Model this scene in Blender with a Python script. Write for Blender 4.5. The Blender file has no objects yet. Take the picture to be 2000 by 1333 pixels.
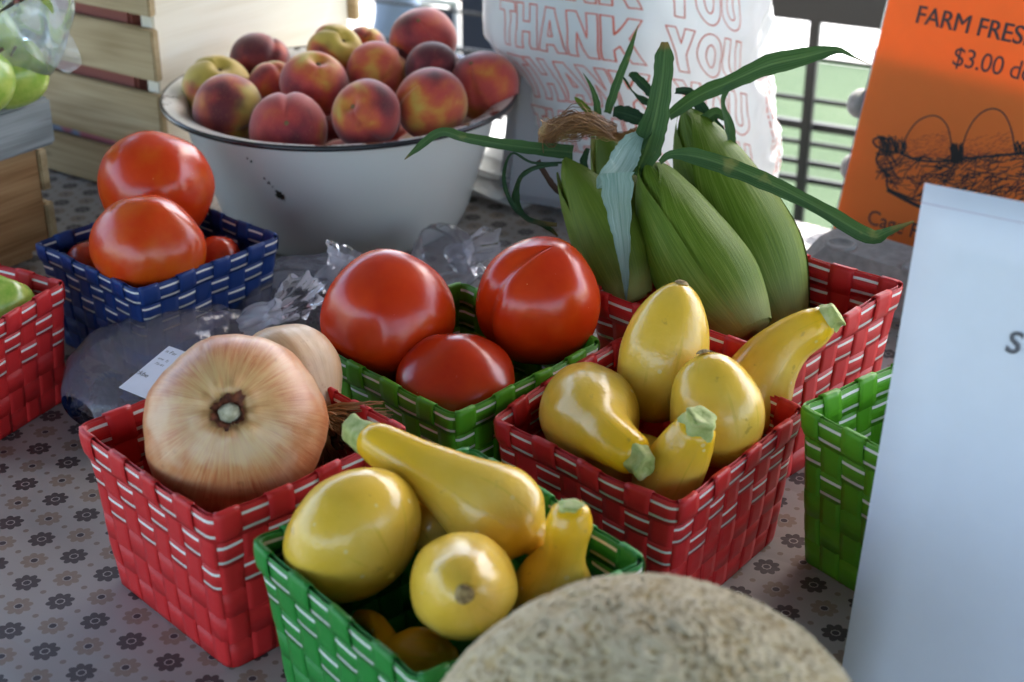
import bpy, math, random
from mathutils import Vector, Matrix, noise
random.seed(7)
sc = bpy.context.scene
COL = sc.collection
R = math.radians
pi = math.pi

# ------------------------------------------------------------------ camera
PITCH, CAM_H, FPX = R(26.0), 0.54, 2950.0          # pixels of a 2000 px wide picture
cam = bpy.data.cameras.new('camera')
cam.sensor_width = 36.0
cam.lens = FPX / 2000.0 * 36.0
cam.clip_start = 0.05
cam.clip_end = 400
cam.dof.use_dof = True
cam.dof.focus_distance = 0.98
cam.dof.aperture_fstop = 8.0
camo = bpy.data.objects.new('camera', cam)
camo.location = (0, 0, CAM_H)
camo.rotation_euler = (pi / 2 - PITCH, 0, 0)
COL.objects.link(camo)
sc.camera = camo

# ------------------------------------------------------------------ sky, sun, exposure
SUN_EL, SUN_AZ = R(45), R(38)                      # azimuth the sun stands at, clockwise from +Y
w = bpy.data.worlds.new('World')
sc.world = w
w.use_nodes = True
wn = w.node_tree
wn.nodes.clear()
sky = wn.nodes.new('ShaderNodeTexSky')
sky.sky_type = 'NISHITA'
sky.sun_disc = False
sky.sun_elevation = SUN_EL
sky.sun_rotation = SUN_AZ
sky.dust_density = 2.2
sky.ozone_density = 0.6
bg = wn.nodes.new('ShaderNodeBackground')
bg.inputs['Strength'].default_value = 0.15
wo = wn.nodes.new('ShaderNodeOutputWorld')
wn.links.new(sky.outputs[0], bg.inputs[0])
wn.links.new(bg.outputs[0], wo.inputs[0])
sl = bpy.data.lights.new('sun', 'SUN')
sl.energy = 3.2
sl.angle = R(0.5)
sl.color = (1.0, 0.95, 0.87)
so = bpy.data.objects.new('sun', sl)
sdir = Vector((math.sin(SUN_AZ) * math.cos(SUN_EL), math.cos(SUN_AZ) * math.cos(SUN_EL), math.sin(SUN_EL)))
so.rotation_euler = sdir.to_track_quat('Z', 'Y').to_euler()
so.location = sdir * 20
COL.objects.link(so)
sc.view_settings.view_transform = 'Standard'
sc.view_settings.look = 'None'
sc.view_settings.gamma = 1
sc.view_settings.exposure = 2.55
sc.cycles.use_denoising = True
sc.cycles.transparent_max_bounces = 16
sc.cycles.max_bounces = 10

# ------------------------------------------------------------------ helpers
def ray(px, py):
    a = (px - 1000) / FPX
    b = -(py - 666.5) / FPX
    return Vector((a, math.cos(PITCH) + b * math.sin(PITCH), -math.sin(PITCH) + b * math.cos(PITCH)))
def at(px, py, Y=None, z=None):
    d = ray(px, py)
    t = Y / d.y if z is None else (z - CAM_H) / d.z
    return Vector((0, 0, CAM_H)) + d * t
def depth(p):
    return p.y * math.cos(PITCH) - (p.z - CAM_H) * math.sin(PITCH)
def m_per_px(p):
    return depth(p) / FPX
def lin(c):
    c = c / 255.0
    return c / 12.92 if c <= 0.04045 else ((c + 0.055) / 1.055) ** 2.4
def rgb(r, g, b):
    return (lin(r), lin(g), lin(b), 1)
def tag(o, label=None, cat=None, group=None, kind=None):
    if label: o['label'] = label
    if cat: o['category'] = cat
    if group: o['group'] = group
    if kind: o['kind'] = kind
    return o
def mesh(name, verts, faces, smooth=True, uvs=None):
    me = bpy.data.meshes.new(name)
    me.from_pydata([tuple(v) for v in verts], [], faces)
    me.update()
    if smooth:
        me.polygons.foreach_set('use_smooth', [True] * len(me.polygons))
    if uvs is not None:
        uvl = me.uv_layers.new(name='UVMap')
        for l in me.loops:
            uvl.data[l.index].uv = uvs[l.vertex_index]
    return me
def inst(name, me, mat=None, parent=None, loc=None, rot=None, scale=None):
    o = bpy.data.objects.new(name, me)
    COL.objects.link(o)
    if mat is not None:
        if not me.materials:
            me.materials.append(mat)
        if me.materials[0] != mat:
            o.material_slots[0].link = 'OBJECT'
            o.material_slots[0].material = mat
    if parent: o.parent = parent
    if loc is not None: o.location = loc
    if rot is not None: o.rotation_euler = rot
    if scale is not None: o.scale = scale
    return o
def obj(name, verts, faces, mat, parent=None, smooth=True, uvs=None, **k):
    return inst(name, mesh(name, verts, faces, smooth, uvs), mat, parent, **k)
def empty(name, loc=(0, 0, 0), rot=(0, 0, 0)):
    o = bpy.data.objects.new(name, None)
    o.empty_display_size = 0.02
    o.location = loc
    o.rotation_euler = rot
    COL.objects.link(o)
    return o
def local(o, pts):
    """world points -> local space of a (rigid, unparented) object"""
    m = Matrix.LocRotScale(o.location, o.rotation_euler, o.scale).inverted()
    return [m @ Vector(p) for p in pts]
def quads(nu, nv, wrap=False, off=0):
    f = []
    for i in range(nv - 1):
        for j in range(nu if wrap else nu - 1):
            a = off + i * nu + j
            b = off + i * nu + (j + 1) % nu
            f.append((a, b, b + nu, a + nu))
    return f
def box_v(cx, cy, cz, sx, sy, sz, bev=0.0):
    """box with bevelled vertical+horizontal edges: returns verts, faces"""
    hx, hy, hz = sx / 2, sy / 2, sz / 2
    if bev <= 0:
        v = [(cx + a * hx, cy + b * hy, cz + c * hz) for c in (-1, 1) for b in (-1, 1) for a in (-1, 1)]
        f = [(0, 2, 3, 1), (4, 5, 7, 6), (0, 1, 5, 4), (2, 6, 7, 3), (0, 4, 6, 2), (1, 3, 7, 5)]
        return v, f
    import bmesh
    bm = bmesh.new()
    bmesh.ops.create_cube(bm, size=1)
    for q in bm.verts:
        q.co = Vector((q.co.x * sx, q.co.y * sy, q.co.z * sz))
    bmesh.ops.bevel(bm, geom=list(bm.edges), offset=bev, segments=2, affect='EDGES')
    bm.verts.index_update()
    v = [(q.co.x + cx, q.co.y + cy, q.co.z + cz) for q in bm.verts]
    f = [tuple(x.index for x in p.verts) for p in bm.faces]
    bm.free()
    return v, f
def join(*parts):
    V, F = [], []
    for v, f in parts:
        o = len(V)
        V += list(v)
        F += [tuple(i + o for i in q) for q in f]
    return V, F
def blob(fn, nu=48, nv=32):
    """closed surface fn(t in 0..1, phi) -> point; poles at t=0,1. uv = (phi, t)"""
    V, U = [], []
    for i in range(nv + 1):
        t = i / nv
        if i in (0, nv):
            V.append(fn(t, 0)); U.append((0.5, t))
        else:
            for j in range(nu):
                V.append(fn(t, 2 * pi * j / nu)); U.append((j / nu, t))
    F = []
    for j in range(nu):
        F.append((0, 1 + (j + 1) % nu, 1 + j))
    for i in range(nv - 2):
        for j in range(nu):
            a = 1 + i * nu + j
            b = 1 + i * nu + (j + 1) % nu
            F.append((a, b, b + nu, a + nu))
    l = len(V) - 1
    o = 1 + (nv - 2) * nu
    for j in range(nu):
        F.append((o + j, o + (j + 1) % nu, l))
    F = [tuple(reversed(q)) for q in F]
    return V, F, U
def catmull(P, n):
    """P list of tuples (any length) -> resampled n points"""
    out = []
    m = len(P)
    for k in range(n):
        t = k / (n - 1) * (m - 1)
        i = min(int(t), m - 2)
        u = t - i
        p0 = P[max(i - 1, 0)]; p1 = P[i]; p2 = P[i + 1]; p3 = P[min(i + 2, m - 1)]
        out.append(tuple(0.5 * (2 * b + (c - a) * u + (2 * a - 5 * b + 4 * c - d) * u * u + (-a + 3 * b - 3 * c + d) * u ** 3)
                         for a, b, c, d in zip(p0, p1, p2, p3)))
    return out
def frames(pts, up=Vector((0, 0, 1))):
    fr = []
    n = len(pts)
    x = None
    for i in range(n):
        t = (pts[min(i + 1, n - 1)] - pts[max(i - 1, 0)]).normalized()
        if x is None:
            x = up.cross(t)
            if x.length < 1e-3: x = Vector((1, 0, 0)).cross(t)
        x = (x - t * x.dot(t)).normalized()
        fr.append((t, x, t.cross(x)))
    return fr
def tube(pts, rad, n=8, cap=True):
    pts = [Vector(p) for p in pts]
    fr = frames(pts)
    V, F = [], []
    for i, p in enumerate(pts):
        r = rad[i] if isinstance(rad, (list, tuple)) else rad
        for j in range(n):
            a = 2 * pi * j / n
            V.append(p + fr[i][1] * (r * math.cos(a)) + fr[i][2] * (r * math.sin(a)))
    F = quads(n, len(pts), True)
    if cap:
        F.append(tuple(reversed(range(n))))
        F.append(tuple(range(len(V) - n, len(V))))
    return V, F
def nz(p, s=1.0, seed=0.0):
    return noise.noise(Vector((p[0] * s + seed * 7.13, p[1] * s - seed * 3.7, p[2] * s + seed * 1.9)))

# ------------------------------------------------------------------ material helpers
class N:
    def __init__(self, name):
        self.m = bpy.data.materials.new(name)
        self.m.use_nodes = True
        self.t = self.m.node_tree
        self.b = self.t.nodes['Principled BSDF']
        self.out = self.t.nodes['Material Output']
        self._tc = None
    def n(self, typ, **kw):
        x = self.t.nodes.new(typ)
        for k, v in kw.items(): setattr(x, k, v)
        return x
    def set(self, sock, v):
        if isinstance(v, bpy.types.NodeSocket): self.t.links.new(v, sock)
        elif v is not None: sock.default_value = v
    def tc(self, k):
        if not self._tc: self._tc = self.n('ShaderNodeTexCoord')
        return self._tc.outputs[k]
    def math(self, op, a, b=None, c=None, clamp=False):
        x = self.n('ShaderNodeMath', operation=op, use_clamp=clamp)
        self.set(x.inputs[0], a)
        if b is not None: self.set(x.inputs[1], b)
        if c is not None: self.set(x.inputs[2], c)
        return x.outputs[0]
    def add(self, a, b): return self.math('ADD', a, b)
    def sub(self, a, b): return self.math('SUBTRACT', a, b)
    def mul(self, a, b): return self.math('MULTIPLY', a, b)
    def lt(self, a, b): return self.math('LESS_THAN', a, b)
    def gt(self, a, b): return self.math('GREATER_THAN', a, b)
    def step(self, x, lo, hi):
        r = self.n('ShaderNodeMapRange', interpolation_type='SMOOTHSTEP')
        self.set(r.inputs[0], x); self.set(r.inputs[1], lo); self.set(r.inputs[2], hi)
        return r.outputs[0]
    def sep(self, v):
        x = self.n('ShaderNodeSeparateXYZ'); self.set(x.inputs[0], v); return x.outputs
    def comb(self, x, y, z):
        c = self.n('ShaderNodeCombineXYZ')
        self.set(c.inputs[0], x); self.set(c.inputs[1], y); self.set(c.inputs[2], z)
        return c.outputs[0]
    def mapping(self, v, scale=(1, 1, 1), loc=(0, 0, 0)):
        x = self.n('ShaderNodeMapping')
        self.set(x.inputs[0], v); x.inputs['Scale'].default_value = scale; x.inputs['Location'].default_value = loc
        return x.outputs[0]
    def noise(self, v, scale, detail=3, rough=0.55, dist=0.0):
        x = self.n('ShaderNodeTexNoise')
        self.set(x.inputs['Vector'], v); self.set(x.inputs['Scale'], scale)
        x.inputs['Detail'].default_value = detail; x.inputs['Roughness'].default_value = rough
        x.inputs['Distortion'].default_value = dist
        return x.outputs[0]
    def voro(self, v, scale, feature='F1', out='Distance'):
        x = self.n('ShaderNodeTexVoronoi', feature=feature)
        self.set(x.inputs['Vector'], v); self.set(x.inputs['Scale'], scale)
        return x.outputs[out]
    def ramp(self, f, stops, interp='LINEAR'):
        x = self.n('ShaderNodeValToRGB')
        e = x.color_ramp.elements
        x.color_ramp.interpolation = interp
        while len(e) < len(stops): e.new(0.5)
        for k, (p, c) in enumerate(stops):
            e[k].position = p
            e[k].color = c if len(c) == 4 else (*c, 1)
        self.set(x.inputs[0], f)
        return x.outputs[0]
    def mix(self, f, a, b, mode='MIX'):
        x = self.n('ShaderNodeMix', data_type='RGBA', blend_type=mode)
        self.set(x.inputs[0], f); self.set(x.inputs[6], a); self.set(x.inputs[7], b)
        return x.outputs[2]
    def bump(self, h, strength=0.3, dist=0.001, normal=None):
        x = self.n('ShaderNodeBump')
        self.set(x.inputs['Height'], h)
        x.inputs['Strength'].default_value = strength
        x.inputs['Distance'].default_value = dist
        if normal is not None: self.set(x.inputs['Normal'], normal)
        self.set(self.b.inputs['Normal'], x.outputs[0])
        return x.outputs[0]
    def p(self, **kw):
        for k, v in kw.items():
            self.set(self.b.inputs[k.replace('_', ' ')], v)
        return self
    def info(self, k):
        return self.n('ShaderNodeObjectInfo').outputs[k]
def flat(name, c, rough=0.6, metal=0.0, **kw):
    q = N(name)
    q.p(Base_Color=c, Roughness=rough, Metallic=metal, **kw)
    return q.m

# --- strap plastics
def strap_mat(name, c, c2, striped):
    q = N(name)
    ob = q.tc('Object')
    base = q.mix(q.noise(ob, 60, 2), c, c2)
    uv = q.sep(q.tc('UV'))
    # fine ribs of the woven tape
    rib = q.math('SINE', q.mul(uv[1], 75.0))
    if striped:
        a = q.math('ABSOLUTE', q.sub(uv[1], 0.20))
        b = q.math('ABSOLUTE', q.sub(uv[1], 0.76))
        mask = q.math('MAXIMUM', q.lt(a, 0.058), q.lt(b, 0.058))
        base = q.mix(mask, base, (0.72, 0.70, 0.66, 1))
    q.p(Base_Color=base, Roughness=q.add(q.mul(q.noise(ob, 25), 0.25), 0.3))
    q.b.inputs['Specular IOR Level'].default_value = 0.3
    q.bump(q.add(q.mul(rib, 0.35), q.noise(ob, 40, 3)), 0.25, 0.0006)
    return q.m
STRAP = {}
for k, c, c2 in (('red', (0.50, 0.018, 0.022, 1), (0.58, 0.028, 0.027, 1)),
                 ('green', (0.022, 0.20, 0.035, 1), (0.03, 0.25, 0.04, 1)),
                 ('lime', (0.075, 0.27, 0.012, 1), (0.10, 0.33, 0.018, 1)),
                 ('blue', (0.010, 0.035, 0.16, 1), (0.014, 0.045, 0.19, 1))):
    STRAP[k] = (strap_mat(k + '_strap', c, c2, False), strap_mat(k + '_striped_strap', c, c2, True))

# --- tomato
def tomato_mat():
    q = N('tomato_skin')
    ob = q.tc('Object')
    z = q.sep(ob)[2]
    n1 = q.noise(ob, 1.6, 4)
    oc = q.sep(q.info('Color'))
    f = q.add(q.mul(n1, 0.7), q.mul(oc[0], 0.6))
    c = q.ramp(f, [(0.25, (0.46, 0.016, 0.002)), (0.55, (0.56, 0.040, 0.003)), (0.85, (0.60, 0.11, 0.006))])
    sp = q.voro(ob, 3.6)
    c = q.mix(q.mul(q.lt(q.add(sp, q.mul(q.noise(ob, 40, 2), 0.03)), 0.045), 0.6), c, (0.75, 0.42, 0.18, 1))
    q.p(Base_Color=c, Roughness=q.add(0.17, q.mul(q.noise(ob, 5, 4), 0.14)), Subsurface_Weight=0.0)
    q.b.inputs['Subsurface Radius'].default_value = (1.0, 0.25, 0.1)
    q.bump(q.noise(ob, 2.2, 2), 0.12, 0.004)
    return q.m
TOMATO = tomato_mat()
# --- peach
def peach_mat():
    q = N('peach_skin')
    ob = q.tc('Object')
    s = q.sep(ob)
    oc = q.sep(q.info('Color'))         # r: redness, g: darkness
    n1 = q.noise(ob, 0.9, 2, 0.45, 0.3)
    n2 = q.noise(q.mapping(ob, (3, 3, 9)), 1.4, 5, 0.7)
    red = q.add(q.add(q.mul(q.sub(n1, 0.5), 1.9), q.mul(q.sub(n2, 0.5), 0.35)), oc[0])
    red = q.sub(red, q.mul(q.step(s[2], 0.3, 0.85), 0.4))     # yellow round the stem hollow
    c = q.ramp(red, [(0.0, (0.50, 0.36, 0.06)), (0.16, (0.55, 0.22, 0.035)), (0.32, (0.52, 0.10, 0.030)), (0.5, (0.45, 0.052, 0.040)), (0.9, (0.24, 0.020, 0.028))])
    dk = q.mul(q.step(q.add(q.noise(ob, 0.9, 2), q.mul(oc[1], 0.6)), 0.55, 0.85), 0.85)
    c = q.mix(dk, c, (0.06, 0.008, 0.014, 1))
    c = q.mix(q.mul(q.lt(q.noise(ob, 22, 2), 0.36), 0.25), c, (0.45, 0.22, 0.07, 1))
    q.p(Base_Color=c, Roughness=0.62, Sheen_Weight=0.6, Sheen_Roughness=0.45)
    q.b.inputs['Specular IOR Level'].default_value = 0.25
    q.b.inputs['Sheen Tint'].default_value = (0.95, 0.85, 0.85, 1)
    q.bump(q.noise(ob, 60, 2), 0.08, 0.003)
    return q.m
PEACH = peach_mat()
PEACH_SCAR = flat('peach_scar', (0.16, 0.10, 0.04, 1), 0.9)
# --- squash
def squash_mat():
    q = N('squash_skin')
    ob = q.tc('Object'); uv = q.sep(q.tc('UV'))
    oc = q.sep(q.info('Color'))
    n1 = q.noise(ob, 22, 4)
    c = q.ramp(n1, [(0.3, (0.68, 0.41, 0.030)), (0.55, (0.75, 0.475, 0.065)), (0.8, (0.80, 0.57, 0.15))])
    neck = q.step(uv[1], 0.55, 0.05)
    c = q.mix(q.mul(neck, oc[0]), c, (0.80, 0.46, 0.010, 1))
    c = q.mix(oc[1], c, (0.85, 0.36, 0.008, 1))
    st = q.math('ABSOLUTE', q.math('SINE', q.mul(uv[0], 10 * pi)))
    c = q.mix(q.mul(q.mul(q.lt(st, 0.16), q.step(q.noise(ob, 30, 3), 0.4, 0.7)), 0.35), c, (0.50, 0.36, 0.02, 1))
    c = q.mix(q.mul(q.lt(q.voro(ob, 70), 0.10), 0.55), c, (0.74, 0.62, 0.30, 1))
    c = q.mix(q.mul(q.step(q.noise(q.mapping(ob, (1, 1, 1), (3, 1, 2)), 95, 3), 0.66, 0.74), 0.5), c, (0.36, 0.22, 0.04, 1))
    q.p(Base_Color=c, Roughness=q.add(0.12, q.mul(q.noise(ob, 45, 4), 0.2)), Subsurface_Weight=0.1, Subsurface_Scale=0.008)
    q.b.inputs['Subsurface Radius'].default_value = (1.0, 0.6, 0.15)
    q.bump(q.add(q.add(q.noise(ob, 75, 3), q.mul(q.noise(ob, 28, 2), 1.6)), q.mul(q.noise(ob, 400, 2), 0.25)), 0.3, 0.0018)
    return q.m
SQUASH = squash_mat()
def stem_mat():
    q = N('squash_stem')
    ob = q.tc('Object')
    n = q.noise(ob, 160, 4)
    q.p(Base_Color=q.ramp(n, [(0.3, (0.24, 0.31, 0.07)), (0.55, (0.42, 0.47, 0.16)), (0.75, (0.56, 0.54, 0.28))]), Roughness=0.65)
    q.bump(n, 0.5, 0.001)
    return q.m
STEM = stem_mat()
SCAR = N('blossom_scar')
SCAR.p(Base_Color=SCAR.ramp(SCAR.noise(SCAR.tc('Object'), 300, 3), [(0.35, (0.16, 0.10, 0.04)), (0.65, (0.42, 0.30, 0.13))]), Roughness=0.9)
SCAR = SCAR.m
# --- onion
def onion_mat(crack=None):
    q = N('onion_skin' if crack is None else 'cracked_onion_skin')
    ob = q.tc('Object'); uv = q.sep(q.tc('UV'))
    ang = q.mul(uv[0], 2 * pi)
    cx = q.math('COSINE', ang); sx = q.math('SINE', ang)
    v = q.comb(q.mul(cx, 5.0), q.mul(sx, 5.0), q.mul(uv[1], 1.0))
    str_ = q.noise(v, 7.0, 6, 0.7)
    big = q.noise(ob, 32, 3)
    c = q.ramp(q.add(q.mul(str_, 0.5), q.mul(big, 0.5)), [(0.30, (0.34, 0.09, 0.03)), (0.44, (0.50, 0.175, 0.065)), (0.55, (0.58, 0.265, 0.115)), (0.72, (0.66, 0.43, 0.24))])
    oc = q.sep(q.info('Color'))
    c = q.mix(oc[0], c, (0.62, 0.56, 0.36, 1))
    c = q.mix(q.mul(q.step(uv[1], 0.22, 0.12), 0.25), c, (0.58, 0.45, 0.20, 1))
    c = q.mix(q.mul(q.step(q.noise(ob, 120, 4), 0.64, 0.72), 0.5), c, (0.30, 0.10, 0.03, 1))
    blot = q.step(q.noise(q.mapping(ob, (1, 1, 1), (0.31, 0.12, 0.4)), 16, 3), 0.50, 0.68)
    c = q.mix(q.mul(blot, 0.6), c, (0.44, 0.14, 0.055, 1))
    pale_ = q.step(q.noise(q.mapping(ob, (1, 1, 1), (0.7, 0.2, 0.1)), 24, 3), 0.55, 0.7)
    c = q.mix(q.mul(pale_, 0.45), c, (0.68, 0.52, 0.36, 1))
    c = q.mix(q.mul(q.step(uv[1], 0.30, 0.16), q.mul(q.step(str_, 0.35, 0.6), 0.35)), c, (0.62, 0.50, 0.20, 1))
    if crack is not None:
        wv = q.add(uv[0], q.mul(q.sub(q.noise(q.comb(0, 0, q.mul(uv[1], 20)), 1.0, 2), 0.5), 0.02))
        m = q.lt(q.math('ABSOLUTE', q.sub(wv, crack)), q.mul(q.noise(q.comb(0, 0, q.mul(uv[1], 30)), 1.0, 2), 0.010))
        m = q.mul(m, q.mul(q.gt(uv[1], 0.10), q.lt(uv[1], 0.36)))
        c = q.mix(q.mul(m, 0.75), c, (0.28, 0.075, 0.022, 1))
    q.p(Base_Color=c, Roughness=q.add(0.2, q.mul(str_, 0.28)), Subsurface_Weight=0.08, Subsurface_Scale=0.006)
    q.bump(q.add(str_, q.mul(q.noise(ob, 50, 3), 0.6)), 0.22, 0.0015)
    return q.m
ONION = onion_mat()
ONION_RING = N('onion_dry_ring')
ONION_RING.p(Base_Color=ONION_RING.ramp(ONION_RING.noise(ONION_RING.tc('Object'), 200, 4), [(0.35, (0.06, 0.012, 0.005)), (0.7, (0.24, 0.06, 0.02))]), Roughness=0.8)
ONION_RING = ONION_RING.m
ONION_STUB = N('onion_neck_stub')
ONION_STUB.p(Base_Color=ONION_STUB.ramp(ONION_STUB.noise(ONION_STUB.tc('Object'), 180, 4), [(0.35, (0.22, 0.20, 0.12)), (0.7, (0.58, 0.52, 0.38))]), Roughness=0.9)
ONION_STUB = ONION_STUB.m
ROOT = flat('onion_root', (0.42, 0.27, 0.13, 1), 0.9)
SOIL = flat('root_soil', (0.10, 0.06, 0.03, 1), 0.95)
# --- corn
def husk_mat(name, dark, mid, pale, scale=40.0, trans=0.25, leaf_=False):
    q = N(name)
    uv = q.sep(q.tc('UV'))
    v = q.comb(q.mul(uv[0], scale), q.mul(uv[1], 2.5), 0.0)
    s1 = q.noise(v, 1.0, 4, 0.6)
    s2 = q.noise(q.comb(q.mul(uv[0], scale * 4), q.mul(uv[1], 3), 3.0), 1.0, 3, 0.6)
    f = q.add(q.mul(s1, 0.6), q.mul(s2, 0.4))
    c = q.ramp(f, [(0.32, dark), (0.5, mid), (0.72, pale)])
    c = q.mix(q.mul(q.step(uv[1], 0.22, 0.02), 0.55), c, (0.42, 0.44, 0.17, 1))
    if leaf_:
        c = q.mix(q.mul(q.step(q.math('ABSOLUTE', q.sub(uv[0], 0.5)), 0.07, 0.02), 0.45), c, pale + (1,))
        c = q.mix(q.mul(q.step(q.add(uv[1], q.mul(q.sub(q.noise(q.tc('Object'), 60, 3), 0.5), 0.25)), 0.90, 0.99), 0.8), c, (0.17, 0.11, 0.04, 1))
        c = q.mix(q.mul(q.step(q.noise(q.tc('Object'), 45, 3), 0.62, 0.72), 0.5), c, (0.20, 0.20, 0.08, 1))
    q.p(Base_Color=c, Roughness=0.5)
    q.b.inputs['Specular IOR Level'].default_value = 0.22
    q.bump(f, 0.5, 0.0012)
    t = q.n('ShaderNodeBsdfTranslucent')
    q.set(t.inputs[0], q.mix(1.0, c, (1.0, 1.0, 0.5, 1), 'MULTIPLY'))
    mx = q.n('ShaderNodeMixShader')
    mx.inputs[0].default_value = trans
    q.t.links.new(q.b.outputs[0], mx.inputs[1]); q.t.links.new(t.outputs[0], mx.inputs[2])
    q.t.links.new(mx.outputs[0], q.out.inputs[0])
    return q.m
HUSK = husk_mat('corn_husk', (0.060, 0.115, 0.006), (0.115, 0.190, 0.014), (0.26, 0.33, 0.065), 95, 0.12)
HUSK_OLIVE = husk_mat('corn_husk_olive', (0.065, 0.105, 0.008), (0.10, 0.15, 0.014), (0.16, 0.20, 0.03), 85, 0.1)
LEAF = husk_mat('corn_leaf', (0.018, 0.052, 0.018), (0.034, 0.085, 0.030), (0.10, 0.17, 0.075), 26, 0.25, True)
LEAF_DARK = husk_mat('corn_leaf_dark', (0.008, 0.026, 0.014), (0.015, 0.045, 0.022), (0.035, 0.08, 0.04), 18, 0.2, True)
LEAF_PALE = husk_mat('corn_leaf_pale', (0.09, 0.17, 0.14), (0.18, 0.28, 0.26), (0.33, 0.43, 0.42), 16, 0.15)
SILK = N('corn_silk')
SILK.p(Base_Color=SILK.ramp(SILK.noise(SILK.tc('Object'), 60, 3), [(0.3, (0.10, 0.04, 0.012)), (0.55, (0.28, 0.13, 0.04)), (0.75, (0.46, 0.34, 0.13))]), Roughness=0.6)
SILK = SILK.m
# --- melon
def melon_mat():
    q = N('cantaloupe_rind')
    ob = q.tc('Object')
    at_ = q.n('ShaderNodeAttribute'); at_.attribute_name = 'net'
    net = q.step(q.add(at_.outputs['Fac'], q.mul(q.sub(q.noise(ob, 260, 3), 0.5), 0.5)), 0.10, 0.55)
    pit = q.ramp(q.noise(ob, 34, 4), [(0.35, (0.25, 0.155, 0.06)), (0.52, (0.40, 0.27, 0.095)), (0.72, (0.42, 0.36, 0.18))])
    cork = q.ramp(q.noise(ob, 70, 4), [(0.3, (0.46, 0.36, 0.22)), (0.7, (0.60, 0.50, 0.35))])
    q.p(Base_Color=q.mix(net, pit, cork), Roughness=0.85)
    q.b.inputs['Specular IOR Level'].default_value = 0.2
    q.bump(q.add(at_.outputs['Fac'], q.mul(q.noise(ob, 300, 3), 0.6)), 0.6, 0.0015)
    return q.m
MELON = melon_mat()
# --- wood
def wood_mat(name, dark, mid, pale, grain=1.0, knots=0.25):
    q = N(name)
    ob = q.tc('Object')
    oi = q.info('Random')
    v = q.n('ShaderNodeVectorMath', operation='ADD')
    q.set(v.inputs[0], ob)
    q.set(v.inputs[1], q.comb(q.mul(oi, 9.0), q.mul(oi, 5.0), q.mul(oi, 7.0)))
    # grain runs along local x
    big = q.noise(q.mapping(v.outputs[0], (3.0, 9.0, 22.0)), 1.0, 2)
    rings = q.math('SINE', q.mul(q.add(q.mul(q.sep(v.outputs[0])[2], 260.0 * grain), q.mul(big, 26.0)), 1.0))
    fine = q.noise(q.mapping(v.outputs[0], (12, 300, 420)), 1.0, 4)
    f = q.add(q.add(q.mul(rings, 0.09), q.mul(fine, 0.55)), q.mul(big, 0.3))
    c = q.ramp(f, [(0.22, dark), (0.45, mid), (0.68, pale)])
    kn = q.voro(q.mapping(v.outputs[0], (9, 9, 26)), 1.0)
    c = q.mix(q.mul(q.step(kn, 0.15, 0.06), knots * 3), c, (0.10, 0.055, 0.03, 1))
    q.p(Base_Color=c, Roughness=0.7)
    q.b.inputs['Specular IOR Level'].default_value = 0.3
    q.bump(f, 0.35, 0.0008)
    return q.m
PINE = wood_mat('pine_slat', (0.30, 0.21, 0.10), (0.42, 0.31, 0.17), (0.50, 0.39, 0.23), 0.5, 0.15)
PANEL = wood_mat('pale_pine_panel', (0.72, 0.65, 0.52), (0.78, 0.72, 0.60), (0.81, 0.76, 0.65), 0.5, 0.0)
OLDPINE = wood_mat('amber_pine_board', (0.23, 0.11, 0.04), (0.38, 0.21, 0.09), (0.47, 0.29, 0.14), 0.7, 0.2)
GREYWOOD = wood_mat('weathered_grey_rail', (0.13, 0.135, 0.13), (0.24, 0.25, 0.245), (0.33, 0.34, 0.335), 0.9, 0.3)
# --- enamel
def enamel_mat(chips):
    q = N('chipped_enamel' if chips else 'white_enamel')
    ob = q.tc('Object')
    s = q.sep(ob)
    c = q.mix(q.noise(ob, 9, 3), (0.66, 0.66, 0.62, 1), (0.72, 0.72, 0.69, 1))
    rust = q.ramp(q.noise(ob, 150, 3), [(0.4, (0.015, 0.012, 0.010)), (0.7, (0.09, 0.035, 0.015))])
    if chips:
        n = q.noise(ob, 42, 5, 0.7)
        big = q.noise(ob, 5.0, 2)
        m = q.gt(q.add(n, q.mul(q.sub(big, 0.5), 0.9)), 0.555)
        c = q.mix(m, c, rust)
    q.p(Base_Color=c, Roughness=0.16)
    q.bump(q.noise(ob, 14, 2), 0.05, 0.003)
    return q.m
ENAMEL = enamel_mat(False)
ENAMEL_CHIP = enamel_mat(True)
RIM_BLACK = flat('rim_black', (0.012, 0.013, 0.016, 1), 0.25)
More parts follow.
